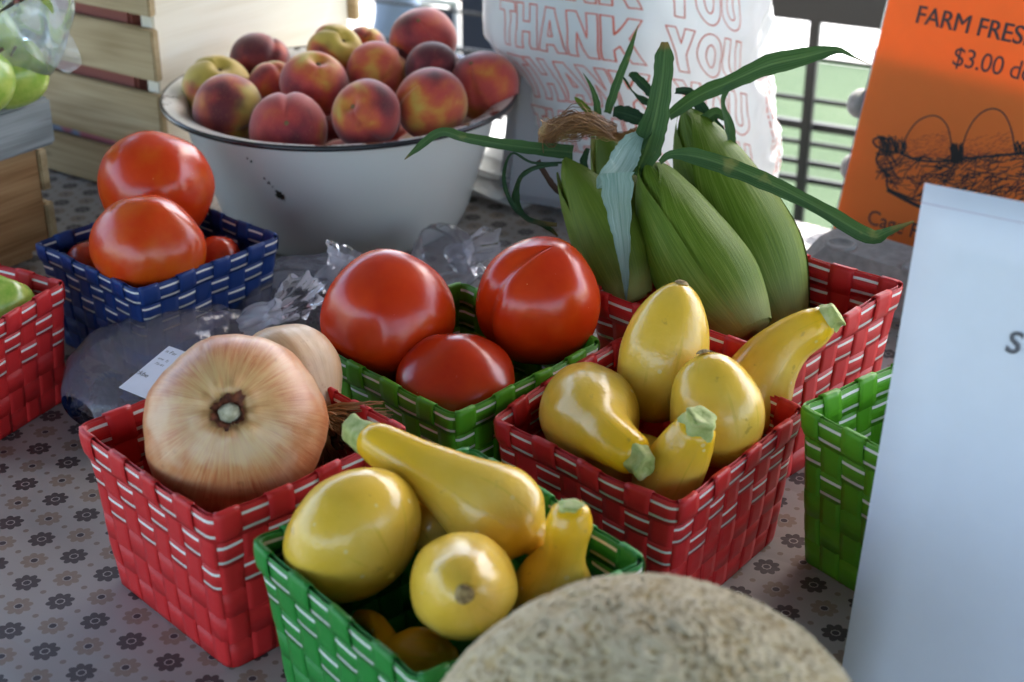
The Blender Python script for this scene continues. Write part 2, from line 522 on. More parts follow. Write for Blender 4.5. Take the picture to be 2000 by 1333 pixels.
# --- clear film
def film_mat(name, tint=(0.97, 0.97, 1.0, 1), haze=0.28, ior=1.34, hz=(0.80, 0.77, 0.92, 1), rough=0.10, bs=45, bd=0.003):
    q = N(name)
    ob = q.tc('Object')
    q.t.nodes.remove(q.b)
    tr = q.n('ShaderNodeBsdfTransparent'); tr.inputs[0].default_value = tint
    gl = q.n('ShaderNodeBsdfGlossy'); gl.inputs['Roughness'].default_value = rough
    df = q.n('ShaderNodeBsdfTranslucent'); df.inputs[0].default_value = hz
    d2 = q.n('ShaderNodeBsdfDiffuse'); d2.inputs[0].default_value = hz
    fr = q.n('ShaderNodeFresnel'); fr.inputs[0].default_value = ior
    bu = q.n('ShaderNodeBump'); bu.inputs['Strength'].default_value = 0.5; bu.inputs['Distance'].default_value = bd
    q.set(bu.inputs['Height'], q.noise(ob, bs, 3, 0.55, 1.0))
    for x in (gl, fr): q.t.links.new(bu.outputs[0], x.inputs['Normal'])
    m0 = q.n('ShaderNodeMixShader'); m0.inputs[0].default_value = 0.5
    q.t.links.new(df.outputs[0], m0.inputs[1]); q.t.links.new(d2.outputs[0], m0.inputs[2])
    m1 = q.n('ShaderNodeMixShader'); m1.inputs[0].default_value = haze
    q.t.links.new(tr.outputs[0], m1.inputs[1]); q.t.links.new(m0.outputs[0], m1.inputs[2])
    m2 = q.n('ShaderNodeMixShader')
    q.t.links.new(fr.outputs[0], m2.inputs[0]); q.t.links.new(m1.outputs[0], m2.inputs[1]); q.t.links.new(gl.outputs[0], m2.inputs[2])
    q.t.links.new(m2.outputs[0], q.out.inputs[0])
    return q.m
FILM = film_mat('clear_plastic_film')
FILM_TAIL = film_mat('crumpled_plastic_film', (0.95, 0.95, 0.98, 1), 0.26, 1.2, (0.70, 0.69, 0.76, 1), 0.22, 18, 0.001)
FILM_NECK = film_mat('gathered_plastic_film', (0.95, 0.95, 0.98, 1), 0.5, 1.4, (0.74, 0.73, 0.82, 1), 0.16, 60, 0.002)
FILM_CRISP = film_mat('crinkled_clear_film', (0.95, 0.97, 0.98, 1), 0.28, 1.5, (0.75, 0.80, 0.84, 1), 0.12, 14, 0.003)
# --- translucent sheet goods
def sheet_mat(name, c, trans, rough=0.5, noise_s=0.0, bump=0.0):
    q = N(name)
    ob = q.tc('Object')
    col = c
    if noise_s: col = q.mix(q.noise(ob, noise_s, 3), c, tuple(x * 0.93 for x in c[:3]) + (1,))
    q.p(Base_Color=col, Roughness=rough)
    nrm = None
    if bump: nrm = q.bump(q.noise(ob, 26, 4, 0.6, 1.2), bump, 0.004)
    t = q.n('ShaderNodeBsdfTranslucent')
    q.set(t.inputs[0], col)
    if nrm is not None: q.t.links.new(nrm, t.inputs['Normal'])
    mx = q.n('ShaderNodeMixShader'); mx.inputs[0].default_value = trans
    q.t.links.new(q.b.outputs[0], mx.inputs[1]); q.t.links.new(t.outputs[0], mx.inputs[2])
    q.t.links.new(mx.outputs[0], q.out.inputs[0])
    return q.m
BAGPLASTIC = sheet_mat('white_bag_plastic', (0.78, 0.79, 0.80, 1), 0.42, 0.32, 20, 0.25)
PAPER_WHITE = sheet_mat('white_paper', (0.76, 0.79, 0.90, 1), 0.12, 0.6, 60)
PAPER_ORANGE = sheet_mat('orange_paper', (0.88, 0.24, 0.030, 1), 0.50, 0.6, 40)
INK_RED = flat('red_ink', (0.62, 0.10, 0.05, 1), 0.5)
INK_BLACK = flat('black_ink', (0.015, 0.013, 0.013, 1), 0.6)
INK_GREY = flat('grey_ink', (0.10, 0.10, 0.12, 1), 0.6)
INK_BROWN = flat('brown_shading_ink', (0.42, 0.075, 0.012, 1), 0.6)
PULP = N('grey_pulp')
PULP.p(Base_Color=PULP.ramp(PULP.noise(PULP.tc('Object'), 120, 4), [(0.3, (0.22, 0.215, 0.21)), (0.7, (0.31, 0.305, 0.30))]), Roughness=0.95)
PULP.bump(PULP.noise(PULP.tc('Object'), 300, 3), 0.5, 0.001)
PULP = PULP.m
ACRYLIC = film_mat('clear_acrylic', (0.97, 0.98, 1.0, 1), 0.10)
IRON = flat('black_iron', (0.012, 0.013, 0.015, 1), 0.45)
ALU = flat('pale_metal_tube', (0.55, 0.54, 0.50, 1), 0.4, 0.3)
NAVY = flat('navy_canvas', (0.012, 0.016, 0.032, 1), 0.8)
BERRY = N('blackberry')
BERRY.p(Base_Color=BERRY.mix(BERRY.info('Random'), (0.010, 0.006, 0.014, 1), (0.035, 0.008, 0.022, 1)), Roughness=0.25)
BERRY = BERRY.m
APPLE = N('green_apple_skin')
APPLE.p(Base_Color=APPLE.ramp(APPLE.noise(APPLE.tc('Object'), 3, 4), [(0.3, (0.20, 0.36, 0.04)), (0.7, (0.42, 0.50, 0.10))]), Roughness=0.25)
APPLE = APPLE.m

# ------------------------------------------------------------------ ground
GROUND_Z = -0.75
def ground_mats():
    q = N('lawn')
    ob = q.tc('Object')
    c = q.ramp(q.add(q.mul(q.noise(ob, 2.0, 4), 0.6), q.mul(q.noise(ob, 60, 3), 0.4)), [(0.3, (0.025, 0.060, 0.018)), (0.55, (0.045, 0.090, 0.030)), (0.75, (0.085, 0.125, 0.055))])
    q.p(Base_Color=c, Roughness=0.9)
    q.bump(q.noise(ob, 120, 4), 1.0, 0.02)
    k = N('concrete_pavement')
    ob = k.tc('Object')
    k.p(Base_Color=k.ramp(k.noise(ob, 6, 5), [(0.3, (0.46, 0.45, 0.42)), (0.7, (0.56, 0.55, 0.52))]), Roughness=0.9)
    k.bump(k.noise(ob, 90, 4), 0.4, 0.004)
    return q.m, k.m
LAWN, CONC = ground_mats()
g = 90
tag(obj('ground', [(-g, -g, GROUND_Z), (g, -g, GROUND_Z), (g, g, GROUND_Z), (-g, g, GROUND_Z)], [(0, 1, 2, 3)], LAWN, smooth=False), kind='structure')
RU = Vector((0.883, -0.469, 0)); RV = Vector((0.469, 0.883, 0))      # along / across the railing
def rail_quad(u0, u1, v0, v1, z):
    return [RU * a + RV * b + Vector((0, 0, z)) for a, b in ((u0, v0), (u1, v0), (u1, v1), (u0, v1))]
V0 = RV.dot(at(1640, 126, z=GROUND_Z))
tag(obj('pavement', rail_quad(-60, 60, V0, V0 + 40, GROUND_Z + 0.004), [(0, 1, 2, 3)], CONC, smooth=False), kind='structure')
tag(obj('path', rail_quad(-40, -1.75, -3, V0, GROUND_Z + 0.004), [(0, 1, 2, 3)], CONC, smooth=False), kind='structure')

# ------------------------------------------------------------------ unseen canopy overhead, added, sized and darkened to shade the stall
def canopy():
    root = empty('unseen_shade_canopy', (0, 0, GROUND_Z), (0, 0, math.atan2(-0.6, 0.8)))
    tag(root, 'unseen fabric canopy on steel poles added to shade the whole market table', 'canopy')
    fab = sheet_mat('canopy_fabric', (0.10, 0.10, 0.11, 1), 0.01, 0.8)
    x0, x1, y0, y1, zc = -2.6, 2.3, -2.4, 2.30, 2.2      # along / across the table
    nx = 13
    V, F = [], []
    for i in range(nx):
        for j in range(nx):
            a, b = i / (nx - 1), j / (nx - 1)
            h = zc + 0.55 * min(1, 2 * min(a, 1 - a)) * min(1, 2 * min(b, 1 - b))
            V.append((x0 + (x1 - x0) * a, y0 + (y1 - y0) * b, h))
    F = quads(nx, nx)
    obj('roof_fabric', V, F, fab, root)
    # valance
    V, F = [], []
    ring = [(x0, y0), (x1, y0), (x1, y1), (x0, y1)]
    for k in range(4):
        (a, b), (c, d) = ring[k], ring[(k + 1) % 4]
        o = len(V)
        V += [(a, b, zc), (c, d, zc), (c, d, zc - 0.18), (a, b, zc - 0.18)]
        F.append((o, o + 1, o + 2, o + 3))
    obj('valance', V, F, fab, root, smooth=False)
    for a, b in ring:
        v, f = tube([(a, b, 0), (a, b, 1.1), (a, b, zc)], 0.018, 8)
        obj('pole', v, f, ALU, root)
canopy()

# ------------------------------------------------------------------ table and printed cloth
TU = Vector((0.8, -0.6, 0)); TV = Vector((0.6, 0.8, 0))
TROT = math.atan2(-0.6, 0.8)
VBACK, VFRONT, UL, UR = 1.266, 0.10, -1.55, 0.62
def tl(u, v, z=0.0): return TU * u + TV * v + Vector((0, 0, z))
def cloth_mat():
    q = N('printed_tablecloth')
    s = q.sep(q.tc('Object'))
    A, B = 0.0323, 0.0180
    t = q.math('DIVIDE', q.sub(s[1], 0.004), B)
    k = q.math('ROUND', t)
    fy = q.mul(q.sub(t, k), B)
    par = q.math('MODULO', q.add(k, 1000.0), 2.0)
    par = q.gt(par, 0.5)
    ss = q.add(q.math('DIVIDE', q.sub(s[0], 0.011), A), q.mul(par, 0.5))
    j = q.math('ROUND', ss)
    fx = q.mul(q.sub(ss, j), A)
    r = q.math('SQRT', q.add(q.mul(fx, fx), q.mul(fy, fy)))
    th = q.math('ARCTAN2', fy, fx)
    ph = q.math('MULTIPLY', q.sub(q.math('FRACT', q.add(q.math('DIVIDE', th, pi / 4), 8.25)), 0.5), pi / 4)
    RF = 0.0087
    er = q.math('DIVIDE', q.sub(r, RF * 0.66), RF * 0.335)
    et = q.math('DIVIDE', q.mul(r, ph), RF * 0.285)
    pet = q.lt(q.add(q.mul(er, er), q.mul(et, et)), 1.0)
    cen = q.lt(r, RF * 0.25)
    fx2 = q.mul(q.sub(q.math('FRACT', ss), 0.5), A)
    r2 = q.math('SQRT', q.add(q.mul(fx2, fx2), q.mul(fy, fy)))
    dot = q.lt(r2, 0.0019)
    ob = q.tc('Object')
    base = q.mix(q.noise(ob, 7, 4), (0.275, 0.252, 0.24, 1), (0.35, 0.325, 0.312, 1))
    thread = q.noise(q.mapping(ob, (900, 250, 1)), 1.0, 2)
    base = q.mix(q.mul(thread, 0.12), base, (0.35, 0.33, 0.32, 1))
    wear = q.noise(ob, 500, 2)
    dark = q.mix(wear, (0.030, 0.024, 0.028, 1), (0.055, 0.045, 0.048, 1))
    beige = q.mix(wear, (0.20, 0.15, 0.115, 1), (0.25, 0.195, 0.155, 1))
    petc = q.mix(par, dark, beige)
    c = q.mix(q.mul(pet, 0.92), base, petc)
    c = q.mix(cen, c, (0.05, 0.042, 0.048, 1))
    c = q.mix(q.mul(dot, 0.9), c, (0.20, 0.155, 0.125, 1))
    q.p(Base_Color=c, Roughness=0.45)
    q.b.inputs['Specular IOR Level'].default_value = 0.3
    crease = q.math('ABSOLUTE', q.sub(q.noise(q.mapping(ob, (2.0, 9.0, 1.0)), 1.0, 2, 0.4, 0.8), 0.5))
    q.bump(q.add(q.add(q.noise(ob, 14, 3), q.mul(crease, 5.0)), q.mul(thread, 0.05)), 0.35, 0.004)
    return q.m
CLOTH = cloth_mat()
def cloth():
    # rounded drape over the edges: profile along outward distance
    nu, nv = 90, 60
    prof = [(-0.012, 0.0), (-0.003, -0.002), (0.003, -0.008), (0.006, -0.02), (0.010, -0.08), (0.014, -0.16), (0.018, -0.24)]
    us = [UL + (UR - UL) * i / (nu - 1) for i in range(nu)]
    vs = [VFRONT + (VBACK - VFRONT) * i / (nv - 1) for i in range(nv)]
    V, F = [], []
    for b in vs:
        for a in us:
            p = (a, b, 0)
            edge = min(a - UL, UR - a, b - VFRONT, VBACK - b)
            V.append((a, b, 0.0 if edge > 0.02 else 0.0))
    F += quads(nu, nv)
    loop = [(i, 0) for i in range(nu)] + [(nu - 1, j) for j in range(1, nv)] + [(i, nv - 1) for i in range(nu - 2, -1, -1)] + [(0, j) for j in range(nv - 2, 0, -1)]
    L = len(loop)
    prev = [j * nu + i for i, j in loop]
    for k, (d, z) in enumerate(prof[2:]):
        cur = []
        for n_, (i, j) in enumerate(loop):
            a, b = us[i], vs[j]
            ox = -1 if i == 0 else (1 if i == nu - 1 else 0)
            oy = -1 if j == 0 else (1 if j == nv - 1 else 0)
            wv = 0.012 * math.sin(n_ * 0.55) * (k / 4.0)
            cur.append(len(V))
            V.append((a + ox * (d + wv), b + oy * (d + wv), z))
        for n_ in range(L):
            F.append((prev[n_], cur[n_], cur[(n_ + 1) % L], prev[(n_ + 1) % L]))
        prev = cur
    o = obj('tablecloth', V, F, CLOTH, rot=(0, 0, TROT))
    tag(o, 'pale cotton tablecloth printed with rows of brown and beige flowers', 'tablecloth')
    t = empty('market_table', tl((UL + UR) / 2, (VFRONT + VBACK) / 2, GROUND_Z), (0, 0, TROT))
    tag(t, 'folding market table hidden under the flower printed cloth', 'table')
    W, D = UR - UL, VBACK - VFRONT
    v, f = box_v(0, 0, -GROUND_Z - 0.018, W - 0.01, D - 0.01, 0.03)
    obj('table_top', v, f, ALU, t, smooth=False)
    for a in (-1, 1):
        for b in (-1, 1):
            v, f = tube([(a * (W / 2 - 0.12), b * (D / 2 - 0.1), 0), (a * (W / 2 - 0.12), b * (D / 2 - 0.1), -GROUND_Z - 0.034)], 0.014, 8)
            obj('leg', v, f, ALU, t)
cloth()

# ------------------------------------------------------------------ wooden crates
def plank(name, p0, p1, h, th, mat, parent, out, bev=0.0015):
    """board from p0 to p1 (bottom centre line), height h, thickness th; out = outward horizontal normal"""
    p0, p1 = Vector(p0), Vector(p1)
    d = p1 - p0
    L = d.length
    v, f = box_v(0, 0, 0, L, th, h, bev)
    o = obj(name, v, f, mat, parent, smooth=False)
    mid = (p0 + p1) / 2 + Vector((0, 0, h / 2))
    x = d.normalized()
    z = Vector((0, 0, 1))
    y = z.cross(x)
    m = Matrix((x, y, z)).transposed().to_4x4()
    m.translation = mid
    o.matrix_local = m
    return o
def back_crate():
    C = at(330, 405, z=0)
    C.z = 0
    a = R(35)
    dx = Vector((math.sin(a), math.cos(a), 0))           # along the pale end panel (to the right)
    dy = Vector((-math.cos(a), math.sin(a), 0))          # along the slatted side (to the left)
    root = empty('wooden_crate', C)
    tag(root, 'large pine crate with slatted side and pale end panel behind the peach basin', 'crate')
    Wd, Ln = 0.305, 0.46
    z = Vector((0, 0, 1))
    # end panels
    for k, nm in ((0, 'end_panel'), (1, 'end_panel')):
        off = dy * (0.0175 + k * (Ln - 0.018))
        plank(nm, off + dx * 0.012 , off + dx * (Wd - 0.012), 0.33, 0.018, PANEL, root, -dy)
    # slats on both long sides
    lv = [(0.003, 0.043), (0.055, 0.058), (0.127, 0.050), (0.190, 0.060), (0.262, 0.060)]
    for k in (0, 1):
        off = dx * (0.0055 if k == 0 else Wd - 0.0055)
        for zz, hh in lv:
            plank('slat', off + dy * 0.000 + z * zz, off + dy * Ln + z * zz, hh, 0.0095, PINE, root, -dx)
    # floor boards
    for k in range(4):
        o = dx * (0.05 + k * 0.068)
        v, f = box_v(0, 0, 0, Ln - 0.04, 0.06, 0.008, 0.001)
        b = obj('floor_board', v, f, PINE, root, smooth=False)
        b.location = o + dy * (Ln / 2) + z * 0.009
        b.rotation_euler = (0, 0, math.atan2(dy.y, dy.x))
    # pink printed carton standing inside
    q = N('pink_printed_card')
    ob = q.tc('Object')
    c = q.mix(q.step(q.noise(ob, 16, 1), 0.56, 0.60), (0.62, 0.20, 0.26, 1), (0.35, 0.42, 0.62, 1))
    q.p(Base_Color=c, Roughness=0.5)
    c0 = C + dx * (Wd / 2) + dy * 0.235
    v, f = box_v(0, 0, 0.035, 0.40, Wd - 0.03, 0.07, 0.003)
    pk = obj('pink_box', v, f, q.m, loc=c0 + z * 0.016, rot=(0, 0, math.atan2(dy.y, dy.x)), smooth=False)
    tag(pk, 'pink and blue printed box inside the slatted crate, seen through its gaps', 'box')
    v, f = box_v(0, 0, 0.07, 0.38, Wd - 0.03, 0.14, 0.003)
    rb = obj('red_brown_box', v, f, flat('red_brown_card', (0.26, 0.075, 0.055, 1), 0.8), loc=c0 + z * 0.0875, rot=(0, 0, math.atan2(dy.y, dy.x)), smooth=False)
    tag(rb, 'reddish brown box inside the slatted crate above the pink one', 'box')
    return C, dx, dy
back_crate()
def left_crate():
    C = at(122, 500, z=0)
    C.z = 0
    a = R(35)
    dx = Vector((math.sin(a), math.cos(a), 0))
    dy = Vector((-math.cos(a), math.sin(a), 0))
    root = empty('wooden_crate', C)
    tag(root, 'small amber wooden crate with weathered grey top rail at the left edge', 'crate')
    z = Vector((0, 0, 1))
    Wd, Ln = 0.26, 0.30
    # front face (facing camera right): two amber boards, corner at its right end
    for k in (0, 1):
        off = dy * (0.009 + k * (Ln - 0.018))
        plank('end_board', off - dx * Wd - dx * 0.001 + z * 0.014, off - dx * 0.011 + z * 0.014, 0.094, 0.016, OLDPINE, root, -dy)
        plank('top_rail', off - dx * (Wd + 0.005) + z * 0.109 - dy * (0.004 if k == 0 else -0.004), off + dx * 0.004 + z * 0.109 - dy * (0.004 if k == 0 else -0.004), 0.043, 0.030, GREYWOOD, root, -dy, 0.003)
    for k in (0, 1):
        off = -dx * (0.0055 if k == 0 else Wd - 0.0055)
        for zz, hh in ((0.014, 0.040), (0.066, 0.038)):
            plank('slat', off + dy * 0.0 + z * zz, off + dy * Ln + z * zz, hh, 0.0095, PINE, root, dx)
    for k in range(3):
        o = -dx * (0.055 + k * 0.075)
        v, f = box_v(0, 0, 0, Ln - 0.02, 0.062, 0.010, 0.001)
        b = obj('floor_board', v, f, OLDPINE, root, smooth=False)
        b.location = o + dy * (Ln / 2) + z * 0.0085
        b.rotation_euler = (0, 0, math.atan2(dy.y, dy.x))
    nail = tube([Vector((0, 0, 0)), Vector((0, -0.0015, 0))], 0.004, 10)
    for s in (0.074,):
        o = obj('nail_head', nail[0], nail[1], flat('nail_steel', (0.05, 0.07, 0.10, 1), 0.4, 0.8), root)
        o.location = -dx * s + z * 0.128 - dy * 0.0100
        o.rotation_euler = (0, 0, math.atan2(dx.y, dx.x))
    return C, dx, dy
LC, LDX, LDY = left_crate()

# ------------------------------------------------------------------ woven baskets
NC, NR = 8, 6
BH, BT, BB = 0.100, 0.138, 0.124            # prototype: height, top side, bottom side
PITCH_Z = BH / NR
TH = 0.0004
def wall(c, z, off):
    """point on the wall at column position c (0..32), height z, pushed out by off"""
    c = c % (4 * NC)
    side = int(c / NC)
    l = (c / NC - side) * 2 - 1
    half = (BB + (BT - BB) * min(z, BH) / BH) / 2
    rc = 0.0075
    s = abs(l) * half
    if s > half - rc:
        ph = (s - (half - rc)) / rc * (pi / 4)
        x, y = half - rc + rc * math.cos(ph), half - rc + rc * math.sin(ph)
        nx, ny = math.cos(ph), math.sin(ph)
    else:
        x, y, nx, ny = half, s, 1, 0
    if l < 0: y, ny = -y, -ny
    x += nx * off; y += ny * off
    a = side * pi / 2
    return Vector((x * math.cos(a) - y * math.sin(a), x * math.sin(a) + y * math.cos(a), z))
def sflat(s):
    return math.copysign(abs(s) ** 0.3, s)
def band_mesh(k, mode):
    """hoop k; mode 'weave' | 'outer' | 'inner'"""
    w0, w1 = (k + 0.015) * PITCH_Z, (k + 0.985) * PITCH_Z
    nS = 4 * NC * 5
    V, U = [], []
    for i in range(nS):
        c = i / 5.0
        s = sflat(math.sin(pi * c)) * (1 if k % 2 == 0 else -1)
        if mode == 'weave': o = 0.00035 * s
        elif mode == 'outer': o = 0.0013 + 0.0002 * s
        else: o = -0.0013 + 0.0002 * s
        zb = 0.00025 * math.sin(c * 1.7 + k)
        for zz, oo, v in ((w0, 0, 0), ((w0 + w1) / 2, 0.0001, 0.5), (w1, 0, 1), (w1, -TH, 1), (w0, -TH, 0)):
            V.append(wall(c, zz + zb, o + oo)); U.append((c, v))
    F = []
    for i in range(nS):
        for j in range(5):
            a = i * 5 + j; b = i * 5 + (j + 1) % 5
            c2 = ((i + 1) % nS) * 5
            F.append((a, c2 + j, c2 + (j + 1) % 5, b))
    me = mesh('band', V, F, True, U)
    return me
def strap_mesh(j):
    path = []
    n = NR * 5
    even = j % 2 == 0
    top = BH - PITCH_Z if even else BH - 0.0012
    sg = -1 if even else 1
    for i in range(n + 1):
        z = top * i / n
        o = sg * sflat(math.sin(pi * z / PITCH_Z)) * 0.00035
        if z > BH - PITCH_Z and not even: o = 0.0
        path.append((z, o))
    if even:
        path += [(BH - 0.8 * PITCH_Z, 0.0021), (BH - 0.5 * PITCH_Z, 0.0025), (BH - 0.12 * PITCH_Z, 0.0023), (BH + 0.0006, 0.0016),
                 (BH + 0.0010, 0.0), (BH + 0.0006, -0.0016), (BH - 0.12 * PITCH_Z, -0.0023), (BH - 0.5 * PITCH_Z, -0.0026), (BH - 1.05 * PITCH_Z, -0.0024)]
    lat = [-0.485, -0.24, 0, 0.24, 0.485]
    V, U = [], []
    m = len(path)
    for i, (z, o) in enumerate(path):
        inside = even and i > m - 5
        for s in (1, -1):
            for q in (lat if s == 1 else lat[::-1]):
                V.append(wall(NC * 0 + j + 0.5 + q, z, o + (TH / 2 * s) + (0.0001 * (1 - (q / 0.485) ** 2) if s == 1 else 0)))
                U.append((q + 0.5, i / m))
    F = quads(10, m, True)
    F.append(tuple(reversed(range(10)))); F.append(tuple(range(len(V) - 10, len(V))))
    return mesh('strap', V, F, True, U)
BANDS = [band_mesh(k, 'weave') for k in range(NR - 1)] + [band_mesh(NR - 1, 'outer'), band_mesh(NR - 1, 'inner')]
STRAPS = [strap_mesh(j) for j in range(NC)]
def base_mesh():
    n = 4 * NC * 2
    V = [wall(i / 2.0, 0.0008, -0.001) for i in range(n)] + [wall(i / 2.0, 0.0022, -0.001) for i in range(n)]
    F = [tuple(reversed(range(n))), tuple(range(n, 2 * n))] + [(i, (i + 1) % n, n + (i + 1) % n, n + i) for i in range(n)]
    return mesh('base', V, F, False, [(0.5, 0.5)] * len(V))
BASE = base_mesh()

def basket(x, y, rot, dx, dy, height, colour, label):
    """dx, dy: the two diagonals of the rim (soft baskets sit slightly out of square)"""
    root = empty('woven_basket', (x, y, 0.0005), (0, 0, R(rot)))
    tag(root, label, 'basket', 'woven strap baskets on the table')
    plain, striped = STRAP[colour]
    D = BT * math.sqrt(2)
    M = Matrix.Diagonal((dx / D, dy / D, height / BH, 1)) @ Matrix.Rotation(pi / 4, 4, 'Z')
    rnd = random.Random(hash(label) % 1000 if False else len(label) + int(x * 1000))
    sd = rnd.uniform(0, 50)
    def soft(v):
        # hand woven unevenness
        k = v.z / height
        o = Vector((nz(v, 22, sd), nz(v, 22, sd + 3), 0.6 * nz(v, 26, sd + 6) * k)) * (0.0022 * k + 0.0004)
        return v + o
    def baked(me, name, mat, ang=0.0):
        c = me.copy()
        c.materials.clear()
        c.transform(M @ Matrix.Rotation(ang, 4, 'Z'))
        for q in c.vertices: q.co = soft(q.co)
        c.materials.append(mat)
        return inst(name, c, mat, root)
    for k, me in enumerate(BANDS):
        baked(me, 'band', striped if k >= NR - 3 else plain)
    for q in range(4):
        for me in STRAPS:
            baked(me, 'strap', plain, q * pi / 2)
    baked(BASE, 'base', plain)
    return root
BK = {
    'A': basket(-0.1566, 0.7698, -0.8, 0.1927, 0.1939, 0.1068, 'red', 'red woven basket holding two big onions at the front left'),
    'C': basket(-0.0330, 0.6510, -4.8, 0.2030, 0.2120, 0.1030, 'green', 'dark green woven basket of yellow squash at the front, half behind the melon'),
    'D': basket(-0.0354, 0.9016, 1.2, 0.1893, 0.2008, 0.0984, 'lime', 'bright green woven basket holding three big tomatoes'),
    'E': basket(0.0840, 0.8140, 3.7, 0.1935, 0.2160, 0.0930, 'red', 'red woven basket of yellow squash right of the tomato basket'),
    'F': basket(0.1640, 0.9640, 2.0, 0.2210, 0.2100, 0.1116, 'red', 'red woven basket holding ears of corn at the back right'),
    'G': basket(0.2680, 0.7830, -7.0, 0.1930, 0.1960, 0.1080, 'lime', 'bright green woven basket half hidden behind the white paper sign'),
    'H': basket(-0.4146, 0.9840, 17.5, 0.1850, 0.1911, 0.0933, 'red', 'red woven basket cut off by the left edge of the picture'),
    'I': basket(-0.2809, 1.1114, 4.1, 0.1904, 0.1999, 0.0870, 'blue', 'navy blue woven basket holding tomatoes in front of the crates'),
}

# ------------------------------------------------------------------ tomatoes
def tomato(px, py, Y, rx, ry, label, group, seed, lobes=5, amp=0.03, tip=0.0, crease=None, orange=0.3, rot=(0.2, 0.1, 0)):
    c = at(px, py, Y)
    k = m_per_px(c)
    rx, ry = rx * k, ry * k
    rnd = random.Random(seed)
    ph0 = rnd.uniform(0, 6)
    def fn(t, ph):
        th = pi * t
        s, co = math.sin(th), math.cos(th)
        r = 1 + amp * math.cos(lobes * ph + ph0) * s ** 1.5 + 0.5 * amp * math.cos(2 * ph + 2 * ph0) * s
        if crease:
            for cp, cw, cd in crease:
                d = math.atan2(math.sin(ph - cp), math.cos(ph - cp))
                r -= cd * math.exp(-(d / cw) ** 2) * s ** 0.8
        p = Vector((r * s * math.cos(ph), r * s * math.sin(ph), r * co))
        p += Vector((nz(p, 1.3, seed), nz(p, 1.3, seed + 5), nz(p, 1.3, seed + 9))) * 0.05
        # flattened shoulders, tip at top (blossom end up)
        p.z *= 0.96
        p.z += tip * max(0, co) ** 8
        # stem hollow at the bottom
        p.z += 0.18 * max(0, -co) ** 10
        return p
    V, F, U = blob(fn, 64, 44)
    root = empty('tomato', c, rot)
    root.scale = (rx, rx, ry)
    tag(root, label, 'tomato', group)
    b = obj('flesh', V, F, TOMATO, root, uvs=U)
    b.color = (orange, 0, 0, 1)
    v, f, u = blob(lambda t, ph: Vector((0.035 * math.sin(pi * t) * (1 + 0.3 * math.cos(3 * ph)) * math.cos(ph), 0.035 * math.sin(pi * t) * math.sin(ph), 0.925 + tip + 0.015 * math.cos(pi * t) + 0.5 * nz((0, 0, 1), 1.3, seed + 9) * 0.05)), 10, 6)
    obj('blossom_scar', v, f, SCAR, root)
    return root
GT = 'tomatoes in the bright green basket'
tomato(758, 617, 0.918, 130, 128, 'big round red tomato at the left of the bright green basket', GT, 3, 4, 0.035, 0, None, 0.22, (0.5, -0.3, 0.4))
tomato(1050, 590, 0.93, 122, 134, 'big red tomato with a deep crease down its left side in the green basket', GT, 11, 3, 0.03, 0, [(pi * 1.08, 0.20, 0.15)], 0.22, (0.2, 0.15, 0.35))
tomato(890, 752, 0.866, 120, 96, 'smaller red tomato low at the front of the bright green basket', GT, 5, 4, 0.02, 0.07, None, 0.16, (0.25, -0.05, 0.2))
GB = 'tomatoes in the blue basket'
tomato(304, 366, 1.165, 110, 112, 'large tomato on top at the back of the blue basket', GB, 21, 3, 0.04, 0, None, 0.35, (0.3, 0.2, 1.0))
tomato(290, 486, 1.072, 109, 106, 'orange red tomato with a pointed scar at the front of the blue basket', GB, 31, 4, 0.025, 0.08, None, 0.48, (0.25, 0.35, 0.0))
tomato(425, 505, 1.125, 48, 44, 'small tomato low in the right corner of the blue basket', GB, 41, 4, 0.02, 0, None, 0.3)
tomato(172, 512, 1.11, 42, 40, 'small tomato low in the left corner of the blue basket', GB, 43, 4, 0.02, 0, None, 0.3)

